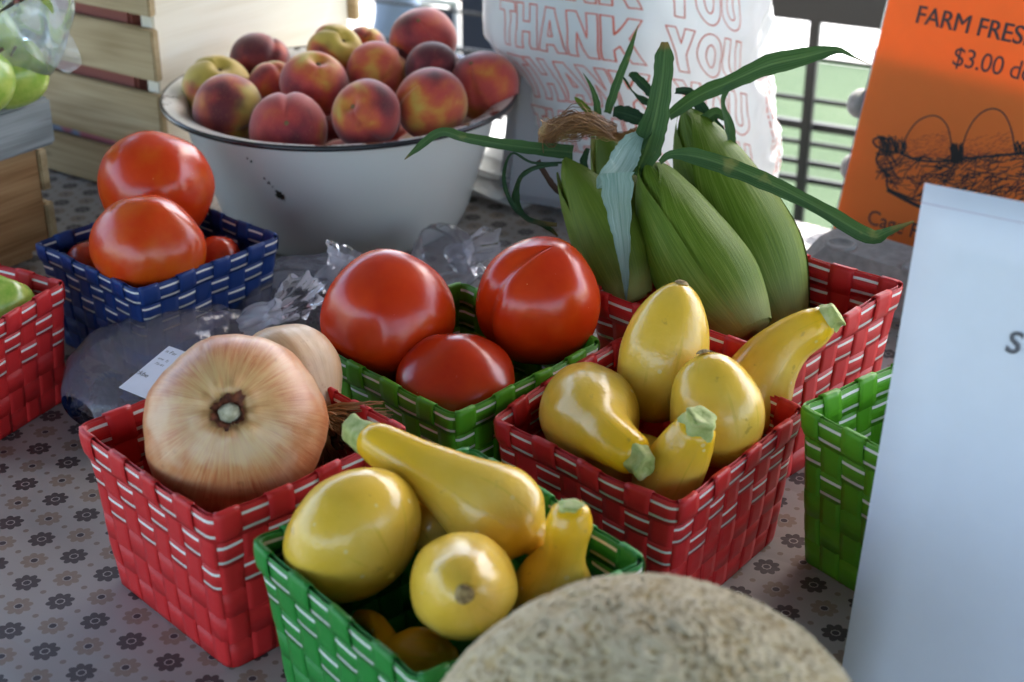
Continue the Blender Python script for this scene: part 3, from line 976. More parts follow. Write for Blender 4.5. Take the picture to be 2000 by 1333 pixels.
# ------------------------------------------------------------------ peaches in the enamel basin
BX, BY, BR, BHH = -0.160, 1.370, 0.1630, 0.132
def basin():
    root = empty('enamel_basin', (BX, BY, 0.0))
    tag(root, 'chipped white enamel basin with black rim heaped with peaches', 'basin')
    n = 96
    def rev(prof):
        V = []
        for r, z in prof:
            for j in range(n):
                a = 2 * pi * j / n
                V.append((r * math.cos(a), r * math.sin(a), z))
        return V, quads(n, len(prof), True)
    outer = [(0.001, 0.001), (0.09, 0.001), (0.104, 0.003), (0.112, 0.010), (0.118, 0.022), (0.130, 0.06), (0.142, 0.10), (0.1455, 0.119), (0.1475, 0.1240)]
    v, f = rev(outer)
    # outer wall with a chip mask near the left front
    q = N('basin_outer_enamel')
    ob = q.tc('Object')
    s = q.sep(ob)
    c = q.mix(q.noise(ob, 9, 3), (0.60, 0.61, 0.58, 1), (0.67, 0.67, 0.64, 1))
    rust = q.ramp(q.noise(ob, 150, 3), [(0.4, (0.012, 0.012, 0.008)), (0.7, (0.07, 0.035, 0.012))])
    chips = None
    for (px, py, rr) in ((548, 381, 0.0042), (553, 386, 0.0030), (542, 374, 0.0022), (534, 365, 0.0012), (527, 357, 0.0018), (517, 347, 0.0018), (520, 351, 0.0010), (483, 310, 0.0012), (490, 316, 0.0010)):
        # point on the cone
        best = None
        for i in range(900):
            a = -pi + pi * i / 900.0
            for zz in (0.0,):
                pass
            lo, hi = 0.02, 0.12
            for _ in range(1):
                pass
            # intersect: choose z by ray at this azimuth
            d = ray(px, py)
            # solve t so that point lies on cone radius(z)
        d = ray(px, py)
        t0 = None
        for i in range(4000):
            t = 1.0 + i * 0.0002
            p = Vector((0, 0, CAM_H)) + d * t
            zz = p.z
            if 0.0 < zz < 0.126:
                rad = 0.112 + (0.1475 - 0.112) * max(0, (zz - 0.010)) / 0.109
                if (p.x - BX) ** 2 + (p.y - BY) ** 2 < rad * rad:
                    t0 = p; break
        if t0 is None: continue
        L = (t0.x - BX, t0.y - BY, t0.z)
        vm = q.n('ShaderNodeVectorMath', operation='DISTANCE')
        q.set(vm.inputs[0], ob); vm.inputs[1].default_value = L
        dd = q.add(vm.outputs['Value'], q.mul(q.sub(q.noise(ob, 300, 3), 0.5), 0.006))
        m = q.lt(dd, rr)
        chips = m if chips is None else q.math('MAXIMUM', chips, m)
    c = q.mix(chips, c, rust)
    q.p(Base_Color=c, Roughness=0.22)
    q.bump(q.noise(ob, 14, 2), 0.04, 0.003)
    obj('outer_wall', v, f, q.m, root)
    v, f = rev([(0.1475, 0.1240), (0.156, 0.1275), (BR, 0.1290), (BR + 0.0012, 0.1300)])
    obj('rim_underside', v, f, ENAMEL, root)
    v, f = rev([(BR + 0.0008, 0.1325), (0.158, 0.1322), (0.150, 0.1295), (0.1445, 0.1265), (0.1425, 0.121), (0.137, 0.1), (0.127, 0.06), (0.115, 0.022), (0.106, 0.010), (0.09, 0.006), (0.001, 0.006)])
    obj('inner_wall', v, f, ENAMEL_CHIP, root)
    pts = [(BR * math.cos(2 * pi * j / n), BR * math.sin(2 * pi * j / n)) for j in range(n)]
    V = []
    for j in range(n):
        a = 2 * pi * j / n
        for i in range(8):
            b = 2 * pi * i / 8
            r = BR + 0.0010 + 0.0020 * math.cos(b)
            V.append((r * math.cos(a), r * math.sin(a), 0.1304 + 0.0026 * math.sin(b)))
    F = []
    for j in range(n):
        for i in range(8):
            a = j * 8 + i; b = j * 8 + (i + 1) % 8
            c2 = ((j + 1) % n) * 8
            F.append((a, c2 + i, c2 + (i + 1) % 8, b))
    obj('black_rim', V, F, RIM_BLACK, root)
basin()
def peach_mesh(seed):
    def fn(t, ph):
        th = pi * t
        s, co = math.sin(th), math.cos(th)
        d = math.atan2(math.sin(ph), math.cos(ph))
        r = 1 - 0.085 * math.exp(-(d / 0.13) ** 2) * s ** 0.6 - 0.02 * math.exp(-(d / 0.5) ** 2) * s
        p = Vector((r * s * math.cos(ph), r * s * math.sin(ph), r * co * 0.94))
        p += Vector((nz(p, 1.1, seed), nz(p, 1.1, seed + 4), nz(p, 1.1, seed + 8))) * 0.035
        p.z -= 0.26 * math.exp(-(s / 0.24) ** 2) * (co > 0)      # stem hollow
        p.z -= 0.03 * max(0, -co) ** 12
        return p
    V, F, U = blob(fn, 64, 48)
    return mesh('peach_flesh', V, F, True, U)
PM = [peach_mesh(s) for s in (2, 9, 17)]
vs_, fs_, us_ = blob(lambda t, ph: Vector((0.075 * math.sin(pi * t) * math.cos(ph), 0.075 * math.sin(pi * t) * math.sin(ph), -0.955 + 0.02 * math.cos(pi * t))), 10, 6)
PTIP = mesh('tip_scar', vs_, fs_)
vs_, fs_, us_ = blob(lambda t, ph: Vector((0.10 * math.sin(pi * t) * math.cos(ph), 0.10 * math.sin(pi * t) * math.sin(ph), 0.70 + 0.03 * math.cos(pi * t))), 10, 6)
PSTEM = mesh('stem_hollow', vs_, fs_)
def look(v, roll=0.0):
    q = Vector(v).normalized().to_track_quat('Z', 'X')
    from mathutils import Quaternion
    return (q @ Quaternion((0, 0, 1), roll)).to_euler()
def peach(px, py, Y, r, axis, roll, red, dark, label, k):
    c = at(px, py, Y)
    root = empty('peach', c, look(axis, roll))
    s = r * m_per_px(c)
    root.scale = (s, s, s)
    tag(root, label, 'peach', 'peaches heaped in the enamel basin')
    b = inst('flesh', PM[k % 3], PEACH, root)
    b.color = (red, dark, 0, 1)
    inst('tip_scar', PTIP, PEACH_SCAR, root)
    inst('stem_hollow', PSTEM, PEACH_SCAR, root)
# (stem axis directions: -y is towards the camera)
peach(424, 176, 1.390, 70, (0.25, -0.35, 0.9), 0.6, 0.02, 0.0, 'yellow green peach with its stem hollow up, leftmost in the basin', 0)
peach(446, 218, 1.325, 73, (0.9, -0.30, -0.05), 2.0, 0.40, 0.36, 'dark red and orange peach at the front left of the heap', 1)
peach(509, 122, 1.445, 61, (0.3, 0.5, 0.8), 1.0, 0.80, 0.42, 'dark purple red peach at the back left of the heap', 2)
peach(534, 170, 1.385, 52, (-0.5, 0.6, 0.6), 0.0, 0.42, 0.1, 'orange red peach half hidden behind the pink one', 0)
peach(563, 254, 1.285, 76, (-0.1, 0.85, -0.45), 0.0, 0.62, 0.0, 'pink red peach with its pale tip scar facing out, front of the heap', 1)
peach(614, 166, 1.355, 68, (0.25, -0.25, 0.9), 2.4, 0.62, 0.0, 'pink peach with a yellow stem hollow on top, middle of the heap', 2)
peach(654, 103, 1.420, 57, (0.5, -0.5, 0.7), 0.5, 0.26, 0.1, 'yellow and red streaked peach at the top back of the heap', 0)
peach(714, 92, 1.470, 42, (0.2, 0.6, 0.7), 0.3, 0.35, 0.25, 'small purple and yellow peach at the far back beside the panel edge', 1)
peach(737, 143, 1.39, 62, (0.1, 0.9, 0.2), 1.0, 0.34, 0.0, 'plain orange peach in the middle of the heap', 2)
peach(716, 224, 1.285, 69, (-0.45, -0.72, 0.55), 3.9, 0.72, 0.12, 'red peach with a bright yellow split along its cleft', 0)
peach(827, 80, 1.440, 66, (0.1, 0.55, -0.7), 2.2, 0.62, 0.08, 'large red peach with a pointed tip, topmost at the back right', 1)
peach(846, 136, 1.385, 56, (0.0, 0.7, 0.6), 1.2, 0.85, 0.5, 'very dark purple peach between the red and orange ones', 2)
peach(842, 204, 1.315, 73, (0.2, 0.6, -0.75), 4.2, 0.28, 0.0, 'golden orange peach with a yellow crease at the front right', 0)
peach(945, 169, 1.37, 70, (0.35, 0.45, -0.8), 2.6, 0.46, 0.0, 'red orange peach at the right rim against the plastic bag', 1)
peach(786, 122, 1.425, 38, (0, 0.5, 0.8), 1.2, 0.7, 0.4, 'purple peach of which only a sliver shows behind the dark one', 2)
for k in range(9):
    a = 2 * pi * k / 8 + 0.2
    rr = 0.075 if k < 8 else 0.0
    p = Vector((BX + rr * math.cos(a), BY + rr * math.sin(a), 0.055 if k < 8 else 0.050))
    if p.y < BY - 0.03: p.z = 0.048
    root = empty('peach', p, (k * 1.1, k * 0.7, k * 2.0))
    root.scale = (0.034,) * 3
    tag(root, 'peach buried under the heap in the enamel basin', 'peach', 'peaches heaped in the enamel basin')
    b = inst('flesh', PM[k % 3], PEACH, root)
    b.color = (0.5, 0.2, 0, 1)

# ------------------------------------------------------------------ squash
def squash(spine, label, group, neck=0.8, seed=1, stem='none', stem_r=None, ribs=0.012, scar=False, stem_len=0.016):
    """spine: (px, py, Y, radius px) from the stem end to the blossom end"""
    P = []
    for px, py, Y, r in spine:
        p = at(px, py, Y)
        P.append((p.x, p.y, p.z, r * m_per_px(p)))
    S = catmull(P, 40)
    pts = [Vector(s[:3]) for s in S]
    rad = [max(s[3], 0.0008) for s in S]
    # round both ends
    fr = frames(pts)
    c = pts[len(pts) // 2].copy()
    root = empty('summer_squash', c)
    tag(root, label, 'squash', group)
    ends = []
    def cap(i0, sgn):
        r0 = rad[i0]
        out = []
        for a in (0.35, 0.65, 0.85, 0.96):
            out.append((pts[i0] + fr[i0][0] * sgn * r0 * 0.62 * a, r0 * math.sqrt(max(0, 1 - a * a)), fr[i0]))
        return out
    rings = [(p, r, f) for p, r, f in reversed(cap(0, -1))] + list(zip(pts, rad, fr)) + cap(len(pts) - 1, 1)
    nu = 40
    V, U = [], []
    m = len(rings)
    for i, (p, r, f) in enumerate(rings):
        for j in range(nu):
            a = 2 * pi * j / nu
            q = 1 + ribs * math.cos(5 * a) + 0.4 * ribs * math.cos(10 * a + 1)
            w_ = p + (f[1] * math.cos(a) + f[2] * math.sin(a)) * (r * q)
            w_ += Vector((nz(w_, 38, seed), nz(w_, 38, seed + 3), nz(w_, 38, seed + 6))) * 0.0012
            V.append(w_ - c); U.append((j / nu, i / (m - 1)))
    F = quads(nu, m, True)
    a, b = len(V), len(V) + 1
    V.append(rings[0][0] - fr[0][0] * rings[0][1] * 0.05 - c); U.append((0.5, 0)); V.append(rings[-1][0] + fr[-1][0] * rings[-1][1] * 0.05 - c); U.append((0.5, 1))
    for j in range(nu):
        F.append((a, (j + 1) % nu, j))
        F.append((b, (m - 1) * nu + j, (m - 1) * nu + (j + 1) % nu))
    F = [tuple(q) for q in F]
    o = obj('flesh', V, F, SQUASH, root, uvs=U)
    o.color = (neck, 0.75 if 'orange' in label else 0.0, 0, 1)
    if stem != 'none':
        r0 = (stem_r or 28) * m_per_px(pts[0])
        t = -fr[0][0]
        e = pts[0] + t * (rad[0] * 0.46) - c
        V, prof = [], [(-0.35, 1.10), (0.0, 1.04), (0.3, 0.93), (0.65, 0.86), (0.95, 0.90), (1.06, 0.80), (0.98, 0.40), (0.86, 0.05)]
        ns = 30
        for h, k in prof:
            for j in range(ns):
                an = 2 * pi * j / ns
                q = 1 + 0.09 * math.cos(5 * an) + 0.05 * math.cos(3 * an + seed)
                bend = fr[0][1] * (h * h * 0.003)
                V.append(e + t * (h * stem_len) + bend + (fr[0][1] * math.cos(an) + fr[0][2] * math.sin(an)) * (r0 * k * q))
        obj('stem', V, quads(ns, len(prof), True) + [tuple(range(len(V) - ns, len(V)))], STEM, root)
    if scar:
        t = fr[-1][0]
        e = rings[-1][0] + t * 0.0004 - c
        r0 = 0.0030 if scar is True else scar
        V = []
        prof = [(-0.0012, 1.5), (0.0001, 1.0), (0.0005, 0.6), (0.0000, 0.3), (0.0005, 0.05)]
        for h, k in prof:
            for j in range(16):
                an = 2 * pi * j / 16
                V.append(e + t * h + (fr[-1][1] * math.cos(an) + fr[-1][2] * math.sin(an)) * (r0 * k * (1 + 0.06 * math.cos(3 * an))))
        obj('blossom_end', V, quads(16, len(prof), True), SCAR, root)
    return root
def egg(px, py, Y, r, L, ax, taper=0.0, n=13):
    """egg spine as px list: centre, radius px, half length px, axis (ax,ay in px units, aY in metres)"""
    S = []
    for i in range(n):
        u = -1 + 2 * i / (n - 1)
        u2 = math.sin(u * pi / 2)
        rr = r * math.sqrt(max(0.0, 1 - (u2 * 0.9985) ** 2)) * (1 + taper * u2)
        S.append((px + ax[0] * L * u2 * 0.97, py + ax[1] * L * u2 * 0.97, Y + ax[2] * u2, max(rr, 2)))
    return S
GC = 'squash in the dark green basket'
squash(egg(690, 1047, 0.665, 146, 128, (-0.62, -0.62, 0.018)), 'big round pale yellow squash at the left of the dark green basket', GC, 0.1, 1, scar=True)
squash([(728, 862, 0.715, 36), (748, 872, 0.71, 43), (800, 903, 0.70, 50), (865, 938, 0.69, 63), (925, 975, 0.682, 86), (975, 1005, 0.675, 96), (1018, 1032, 0.668, 80), (1045, 1048, 0.665, 40)],
       'long yellow crookneck squash lying with its stem over the onion basket', GC, 0.9, 2, 'stem', 30)
squash(egg(905, 1146, 0.612, 104, 100, (0.02, 0.16, -0.040)), 'round yellow squash with its blossom end facing the camera', GC, 0.1, 3, scar=0.0031)
squash([(1113, 1004, 0.635, 40), (1111, 1026, 0.635, 46), (1105, 1058, 0.636, 41), (1097, 1092, 0.640, 45), (1087, 1130, 0.645, 72), (1082, 1165, 0.648, 86), (1080, 1205, 0.650, 78), (1080, 1238, 0.651, 36)],
       'upright yellow squash with a pinched neck at the right of the dark green basket', GC, 0.9, 4, 'stem', 24, stem_len=0.0025)
squash(egg(838, 1018, 0.700, 62, 80, (0.5, 0.5, 0.0)), 'yellow squash half hidden under the long crookneck', GC, 0.3, 5)
squash([(700, 1205, 0.655, 14), (728, 1212, 0.645, 20), (748, 1235, 0.635, 20), (762, 1262, 0.625, 26), (800, 1275, 0.62, 50), (845, 1280, 0.62, 52), (880, 1285, 0.62, 25)],
       'small orange yellow squash with a thin bent neck low in the dark green basket', GC, 0.0, 6)
GE = 'squash in the red basket right of the tomatoes'
squash(egg(1298, 688, 0.850, 86, 143, (0.24, -0.97, 0.010), -0.12), 'tall yellow squash standing blossom end up at the back of the red basket', GE, 0.3, 7, scar=True)
squash([(1232, 886, 0.752, 42), (1205, 866, 0.762, 50), (1180, 846, 0.778, 62), (1160, 825, 0.80, 88), (1150, 808, 0.822, 98), (1145, 795, 0.845, 80), (1142, 785, 0.86, 35)],
       'yellow squash lying with its thick green stem towards the camera', GE, 0.95, 8, 'stem', 30, stem_len=0.010)
squash([(1358, 842, 0.752, 42), (1345, 865, 0.754, 52), (1322, 905, 0.757, 62), (1302, 935, 0.76, 67), (1288, 958, 0.763, 58), (1276, 980, 0.766, 25)],
       'small yellow squash with a green stem cap at the front of the red basket', GE, 0.8, 9, 'stem', 34, stem_len=0.008)
squash(egg(1398, 800, 0.800, 91, 118, (-0.22, -0.97, 0.012), -0.10), 'plump yellow squash with its pale blossom end up beside the crookneck', GE, 0.3, 10, scar=True)
squash([(1607, 628, 0.868, 34), (1588, 640, 0.868, 42), (1543, 668, 0.866, 48), (1500, 712, 0.862, 62), (1472, 765, 0.858, 74), (1458, 815, 0.855, 68), (1450, 855, 0.853, 30)],
       'yellow crookneck squash pointing right out of the red basket', GE, 0.95, 11, 'stem', 27, stem_len=0.006)
squash(egg(1235, 905, 0.79, 60, 90, (1, 0.1, 0.0)), 'yellow squash at the bottom of the red basket under the others', GE, 0.3, 12)

# ------------------------------------------------------------------ onions
def onion(px, py, Y, r, axis, squash_k, label, seed, pale=0.0, neck=True, roots=False):
    c = at(px, py, Y)
    s = r * m_per_px(c)
    root = empty('onion', c, look(axis, 0.4))
    tag(root, label, 'onion', 'onions in the red basket')
    def fn(t, ph):
        th = pi * t
        si, co = math.sin(th), math.cos(th)
        rr = 1 + 0.012 * math.cos(7 * ph + seed) * si + 0.02 * math.cos(2 * ph + seed)
        p = Vector((rr * si * math.cos(ph), rr * si * math.sin(ph), rr * co * squash_k))
        p += Vector((nz(p, 1.2, seed), nz(p, 1.2, seed + 3), nz(p, 1.2, seed + 6))) * 0.03
        # neck crater
        if co > 0:
            p.z -= 0.20 * math.exp(-(si / 0.15) ** 2)
            p.z += 0.03 * math.exp(-((si - 0.25) / 0.10) ** 2) * (1 + 0.5 * math.cos(9 * ph))
        if roots and co < 0:
            p.z -= 0.30 * (-co) ** 9
        # papery ridges
        p *= 1 + 0.004 * math.sin(ph * 23 + 4 * t + 2 * math.sin(ph * 3)) * si
        return p * s
    V, F, U = blob(fn, 96, 64)
    om = ONION
    if neck:
        up = root.rotation_euler.to_matrix().inverted() @ (at(408, 718, Y - 0.03) - c)
        om = onion_mat((math.atan2(up.y, up.x) / (2 * pi)) % 1.0)
    b = obj('bulb', V, F, om, root, uvs=U)
    b.color = (pale, 0, 0, 1)
    if neck:
        # ragged brown ring and grey dried stub in the crater
        n = 40
        V = []
        prof = [(0.235, 0.0), (0.18, 0.03), (0.13, -0.02), (0.10, -0.14)]
        for i, (k, h) in enumerate(prof):
            for j in range(n):
                a = 2 * pi * j / n
                rag = 1 + (0.45 * nz((math.cos(a) * 1.6, math.sin(a) * 1.6, 0.3 * i), 1.0, 4) + 0.35 * nz((math.cos(a) * 7, math.sin(a) * 7, i), 1.0, 2)) * (1 if i < 2 else 0.3)
                z0 = fn(math.asin(min(0.9, k)) / pi if i < 3 else 0.03, a).z
                V.append((k * 0.84 * rag * s * math.cos(a), k * 0.84 * rag * s * math.sin(a), z0 + (0.012 + h * 0.25) * s))
        obj('dry_ring', V, quads(n, len(prof), True), ONION_RING, b)
        def st(t, ph):
            th = pi * t
            q = 1 + 0.3 * nz((math.cos(ph) * 1.5, math.sin(ph) * 1.5, t * 3), 1.0, 5)
            return Vector((0.115 * q * math.sin(th) * math.cos(ph), 0.115 * q * math.sin(th) * math.sin(ph), squash_k - 0.09 + 0.11 * math.cos(th))) * s
        v, f, u = blob(st, 28, 14)
        obj('neck_stub', v, f, ONION_STUB, b)
    if roots:
        V, F = [], []
        rnd = random.Random(5)
        for i in range(340):
            a = rnd.uniform(0, 2 * pi); rr = 0.19 * math.sqrt(rnd.random())
            d = Vector((math.cos(a) * rr, math.sin(a) * rr, 0))
            P = [d * s + Vector((0, 0, -1.05 * squash_k * s))]
            cur = P[0]
            for k in range(4):
                cur = cur + Vector((d.x * 1.1 + rnd.uniform(-.05, .05), d.y * 1.1 + rnd.uniform(-.05, .05), -0.20)) * s * 0.95
                P.append(cur)
            v, f = tube(P, [0.0009, 0.0008, 0.0007, 0.0005, 0.0003], 4, False)
            o = len(V)
            V += v; F += [tuple(x + o for x in q) for q in f]
        rt = obj('roots', V, F, ROOT, root)
        rt['kind'] = 'stuff'
        v, f, u = blob(lambda t, ph: Vector((0.17 * math.sin(pi * t) * math.cos(ph) * (1 + 0.2 * math.cos(5 * ph)), 0.17 * math.sin(pi * t) * math.sin(ph), -1.75 * squash_k + 0.12 * math.cos(pi * t) + 0.06 * math.sin(6 * ph) * math.sin(pi * t))) * s, 20, 10)
        obj('soil_clump', v, f, SOIL, root)
    return root
onion(460, 836, 0.762, 181, (0.10, -0.74, 0.64), 0.86, 'large tan onion with its cut neck facing the camera', 1)
onion(556, 742, 0.840, 116, at(556, 742, 0.840) - at(676, 870, 0.800), 0.88, 'pale onion with hairy roots behind the large one', 4, 0.35, False, True)

# ------------------------------------------------------------------ corn
def ear(p0, p1, r0, label, seed, mat=HUSK):
    """p0 stalk end (px,py,Y), p1 tip (px,py,Y), r0 widest radius px"""
    A, B = at(*p0), at(*p1)
    ax = B - A
    L = ax.length
    root = empty('corn_ear', A)
    tag(root, label, 'corn', 'ears of corn in the red basket')
    r = r0 * m_per_px((A + B) / 2)
    z = ax.normalized()
    x = Vector((0, -1, 0)).cross(z).normalized()
    y = z.cross(x)
    rnd = random.Random(seed)
    bow = rnd.uniform(-0.006, 0.006)
    def prof(t):
        if t < 0.35: return 0.50 + 0.50 * math.sin(t / 0.35 * pi / 2)
        u = (t - 0.35) / 0.65
        return max(0.03, (1 - u ** 1.9) ** 0.75 * 0.86 + 0.14 * (1 - u))
    def body(t, ph, extra=0.0, layers=True):
        rr = prof(t) * r
        lay = 0.0
        if layers:
            q = (ph / (2 * pi) * 3 + 0.25 * t + seed * 0.37) % 1.0
            lay = 0.05 * q
        rg = 0.010 * math.cos(26 * ph + 3 * math.sin(5 * t)) + 0.008 * math.cos(41 * ph)
        rr = rr * (1 + lay + rg) + extra
        c = z * (L * t) + x * (bow * math.sin(pi * t))
        return c + (x * math.cos(ph) + y * math.sin(ph)) * rr
    nu, nv = 120, 40
    V, U = [], []
    for i in range(nv + 1):
        for j in range(nu):
            t = i / nv
            V.append(body(t, 2 * pi * j / nu)); U.append((j / nu, t))
    F = quads(nu, nv + 1, True)
    F.append(tuple(reversed(range(nu))))
    obj('husk', V, F, mat, root, uvs=U)
    # outer husk leaves hugging the ear, pointed
    for k in range(3):
        pc = 2 * pi * k / 3 + seed * 1.3
        wmax = 1.05 + 0.15 * rnd.random()
        tl_ = 0.93 + 0.06 * rnd.random()
        V, U = [], []
        n1, n2 = 17, 24
        for i in range(n2):
            t = 0.01 + tl_ * i / (n2 - 1)
            wd = wmax * (1 - 0.8 * (i / (n2 - 1)) ** 6.0)
            for j in range(n1):
                u = -1 + 2 * j / (n1 - 1)
                lift = 0.0012 + 0.0014 * k * 0.5 + 0.0008 * max(0, i / (n2 - 1) - 0.6) * 2 + 0.0009 * u * u
                V.append(body(t, pc + u * wd, lift + 0.05 * prof(t) * r, False)); U.append((0.5 + u * 0.28, t))
        obj('husk_leaf', V, quads(n1, n2), mat, root, uvs=U)
    return root
def leaf(root, pts, widths, mat=LEAF, fold=0.25, twist=None, n=36, name='leaf', curl=0.0, cross=6):
    """ribbon along (px,py,Y) points; widths in px; faces the camera with a twist (radians) along it"""
    P = [tuple(at(*p)) + (wd,) for p, wd in zip(pts, widths)]
    if twist is None: twist = [0.0] * len(pts)
    S = catmull([p + (tw,) for p, tw in zip(P, twist)], n)
    org = Vector((0, 0, CAM_H))
    V, U = [], []
    m = cross
    for i, s in enumerate(S):
        p = Vector(s[:3])
        a = Vector(S[max(i - 1, 0)][:3]); b = Vector(S[min(i + 1, n - 1)][:3])
        t = (b - a).normalized()
        vdir = (org - p).normalized()
        side = t.cross(vdir).normalized()
        nn = side.cross(t).normalized()
        ct, st = math.cos(s[4]), math.sin(s[4])
        sd = side * ct + nn * st
        nm = nn * ct - side * st
        hw = max(s[3] * 0.88, 0.6) * m_per_px(p) / 2
        for j in range(m + 1):
            u = -1 + 2 * j / m
            wob = 0.22 * nz((i * 0.35, j * 0.2 + (3 if u > 0 else 0), len(pts) + pts[0][0] * 0.01), 1.0, 2) * abs(u)
            hwj = hw * (1 + 0.22 * nz((i * 0.55, 2.0 if u > 0 else 5.0, pts[0][0] * 0.013), 1.0, 4))
            V.append(p + sd * (u * hwj) + nm * (-(fold) * (1 - abs(u)) * hw + curl * u * u * hw + wob * hw) - root.location)
            U.append((0.5 + u * 0.5, 0.25 + 0.75 * i / (n - 1)))
    return obj(name, V, quads(m + 1, n), mat, root, uvs=U)
e1 = ear((1462, 652, 0.945), (1262, 312, 1.035), 88, 'middle ear of corn with pale green husk and a stiff upright leaf', 2)
e2 = ear((1525, 640, 0.99), (1335, 212, 1.085), 97, 'right hand ear of corn, darkest green and tallest', 5)
e3 = ear((1235, 592, 0.975), (1100, 312, 1.03), 63, 'small olive green ear of corn at the left', 8, HUSK_OLIVE)
e4 = ear((1262, 560, 1.04), (1172, 235, 1.10), 52, 'ear of corn at the back with brown silk and split tip', 11, HUSK_OLIVE)
# leaves
leaf(e3, [(1120, 298, 1.045), (1060, 292, 1.04), (980, 282, 1.03), (905, 268, 1.02), (862, 258, 1.015), (825, 282, 1.01), (790, 312, 1.005)], [34, 30, 25, 22, 20, 17, 2], LEAF, 0.35)
leaf(e3, [(1100, 318, 1.03), (1040, 318, 1.03), (1000, 300, 1.03), (984, 345, 1.03), (998, 395, 1.03), (1035, 430, 1.03), (1088, 440, 1.03)], [5, 6, 7, 9, 11, 14, 10], LEAF_DARK, 0.3, [0, 0.3, 0.8, 0.4, 0.2, 0.6, 0.3])
leaf(e3, [(1090, 322, 1.04), (1045, 328, 1.04), (1015, 350, 1.04), (1008, 395, 1.04), (1030, 425, 1.04), (1070, 445, 1.04), (1090, 462, 1.04)], [8, 10, 14, 18, 14, 12, 4], LEAF_DARK, 0.5, [0.5, 0.2, 0.8, 0.3, 1.0, 0.4, 0.2])
leaf(e3, [(1050, 315, 1.06), (1068, 345, 1.06), (1085, 368, 1.06), (1105, 385, 1.06)], [14, 12, 14, 10], flat('withered_leaf', (0.05, 0.022, 0.012, 1), 0.8), 0.4)
# the pale folded leaf hanging over the gap
leaf(e1, [(1252, 262, 1.03), (1232, 290, 1.01), (1208, 330, 0.99), (1180, 352, 0.975), (1166, 368, 0.97)], [22, 58, 62, 40, 4], LEAF_PALE, 0.1, [0.4, 0.3, 0.3, 0.3, 0.2])
leaf(e1, [(1204, 338, 0.966), (1206, 380, 0.962), (1212, 440, 0.96), (1218, 500, 0.96), (1222, 550, 0.96), (1223, 588, 0.962)], [74, 66, 46, 27, 14, 2], LEAF_PALE, 0.15, [0.1, 0.1, 0.1, 0.1, 0.2, 0.3])
# stiff upright leaf
leaf(e1, [(1240, 345, 1.03), (1262, 290, 1.025), (1280, 230, 1.025), (1292, 165, 1.03), (1297, 115, 1.035), (1299, 82, 1.04)], [30, 66, 56, 44, 42, 14], LEAF, 0.5, [0.2, 0.1, 0, 0, 0, 0.2])
leaf(e1, [(1226, 330, 1.03), (1245, 285, 1.03), (1268, 240, 1.035), (1278, 190, 1.04)], [30, 40, 30, 10], LEAF, 0.3, [0.9, 0.8, 0.7, 0.5])
leaf(e4, [(1186, 222, 1.08), (1196, 190, 1.08), (1212, 145, 1.085), (1230, 98, 1.09), (1246, 50, 1.09)], [16, 20, 18, 13, 1], LEAF, 0.5)
leaf(e4, [(1168, 225, 1.08), (1164, 195, 1.08), (1154, 168, 1.08), (1139, 143, 1.08)], [18, 14, 8, 1], LEAF, 0.4)
leaf(e4, [(1158, 232, 1.085), (1144, 212, 1.085), (1130, 198, 1.085), (1122, 190, 1.085)], [12, 16, 12, 2], HUSK_OLIVE, 0.4)
leaf(e4, [(1198, 218, 1.085), (1222, 222, 1.085), (1248, 232, 1.085), (1262, 240, 1.085)], [22, 34, 30, 12], LEAF_DARK, 0.3)
leaf(e2, [(1278, 192, 1.10), (1262, 172, 1.10), (1240, 150, 1.10), (1228, 146, 1.10)], [18, 22, 20, 8], LEAF_DARK, 0.6, [0.6, 0.2, 0.2, 0.5])
leaf(e2, [(1280, 208, 1.10), (1255, 195, 1.10), (1236, 180, 1.10), (1222, 158, 1.10), (1212, 146, 1.10)], [20, 18, 8, 6, 2], LEAF_DARK, 0.8, [1, 0.5, 1.2, 0.4, 0])
# long blade to the right, top
leaf(e2, [(1305, 228, 1.07), (1360, 190, 1.06), (1430, 158, 1.05), (1500, 128, 1.045), (1570, 112, 1.04), (1632, 98, 1.04), (1668, 112, 1.045), (1702, 128, 1.05)], [22, 34, 36, 44, 42, 16, 5, 1], LEAF, 0.4)
leaf(e2, [(1445, 158, 1.055), (1420, 176, 1.055), (1412, 205, 1.055), (1425, 245, 1.055), (1432, 285, 1.055), (1450, 322, 1.055)], [10, 22, 16, 24, 18, 3], LEAF, 0.5, [0.2, 0.9, 0.9, 0.5, 0.6, 0.4])
leaf(e2, [(1318, 178, 1.09), (1345, 180, 1.085), (1365, 205, 1.08), (1385, 232, 1.075), (1412, 262, 1.07), (1418, 300, 1.07)], [16, 22, 26, 30, 22, 16], LEAF_DARK, 0.6, [0.7, 0.4, 0.3, 0.5, 0.7, 0.3])
leaf(e2, [(1358, 240, 1.07), (1380, 232, 1.07), (1400, 222, 1.07), (1420, 236, 1.07)], [10, 26, 26, 8], LEAF, 0.7)
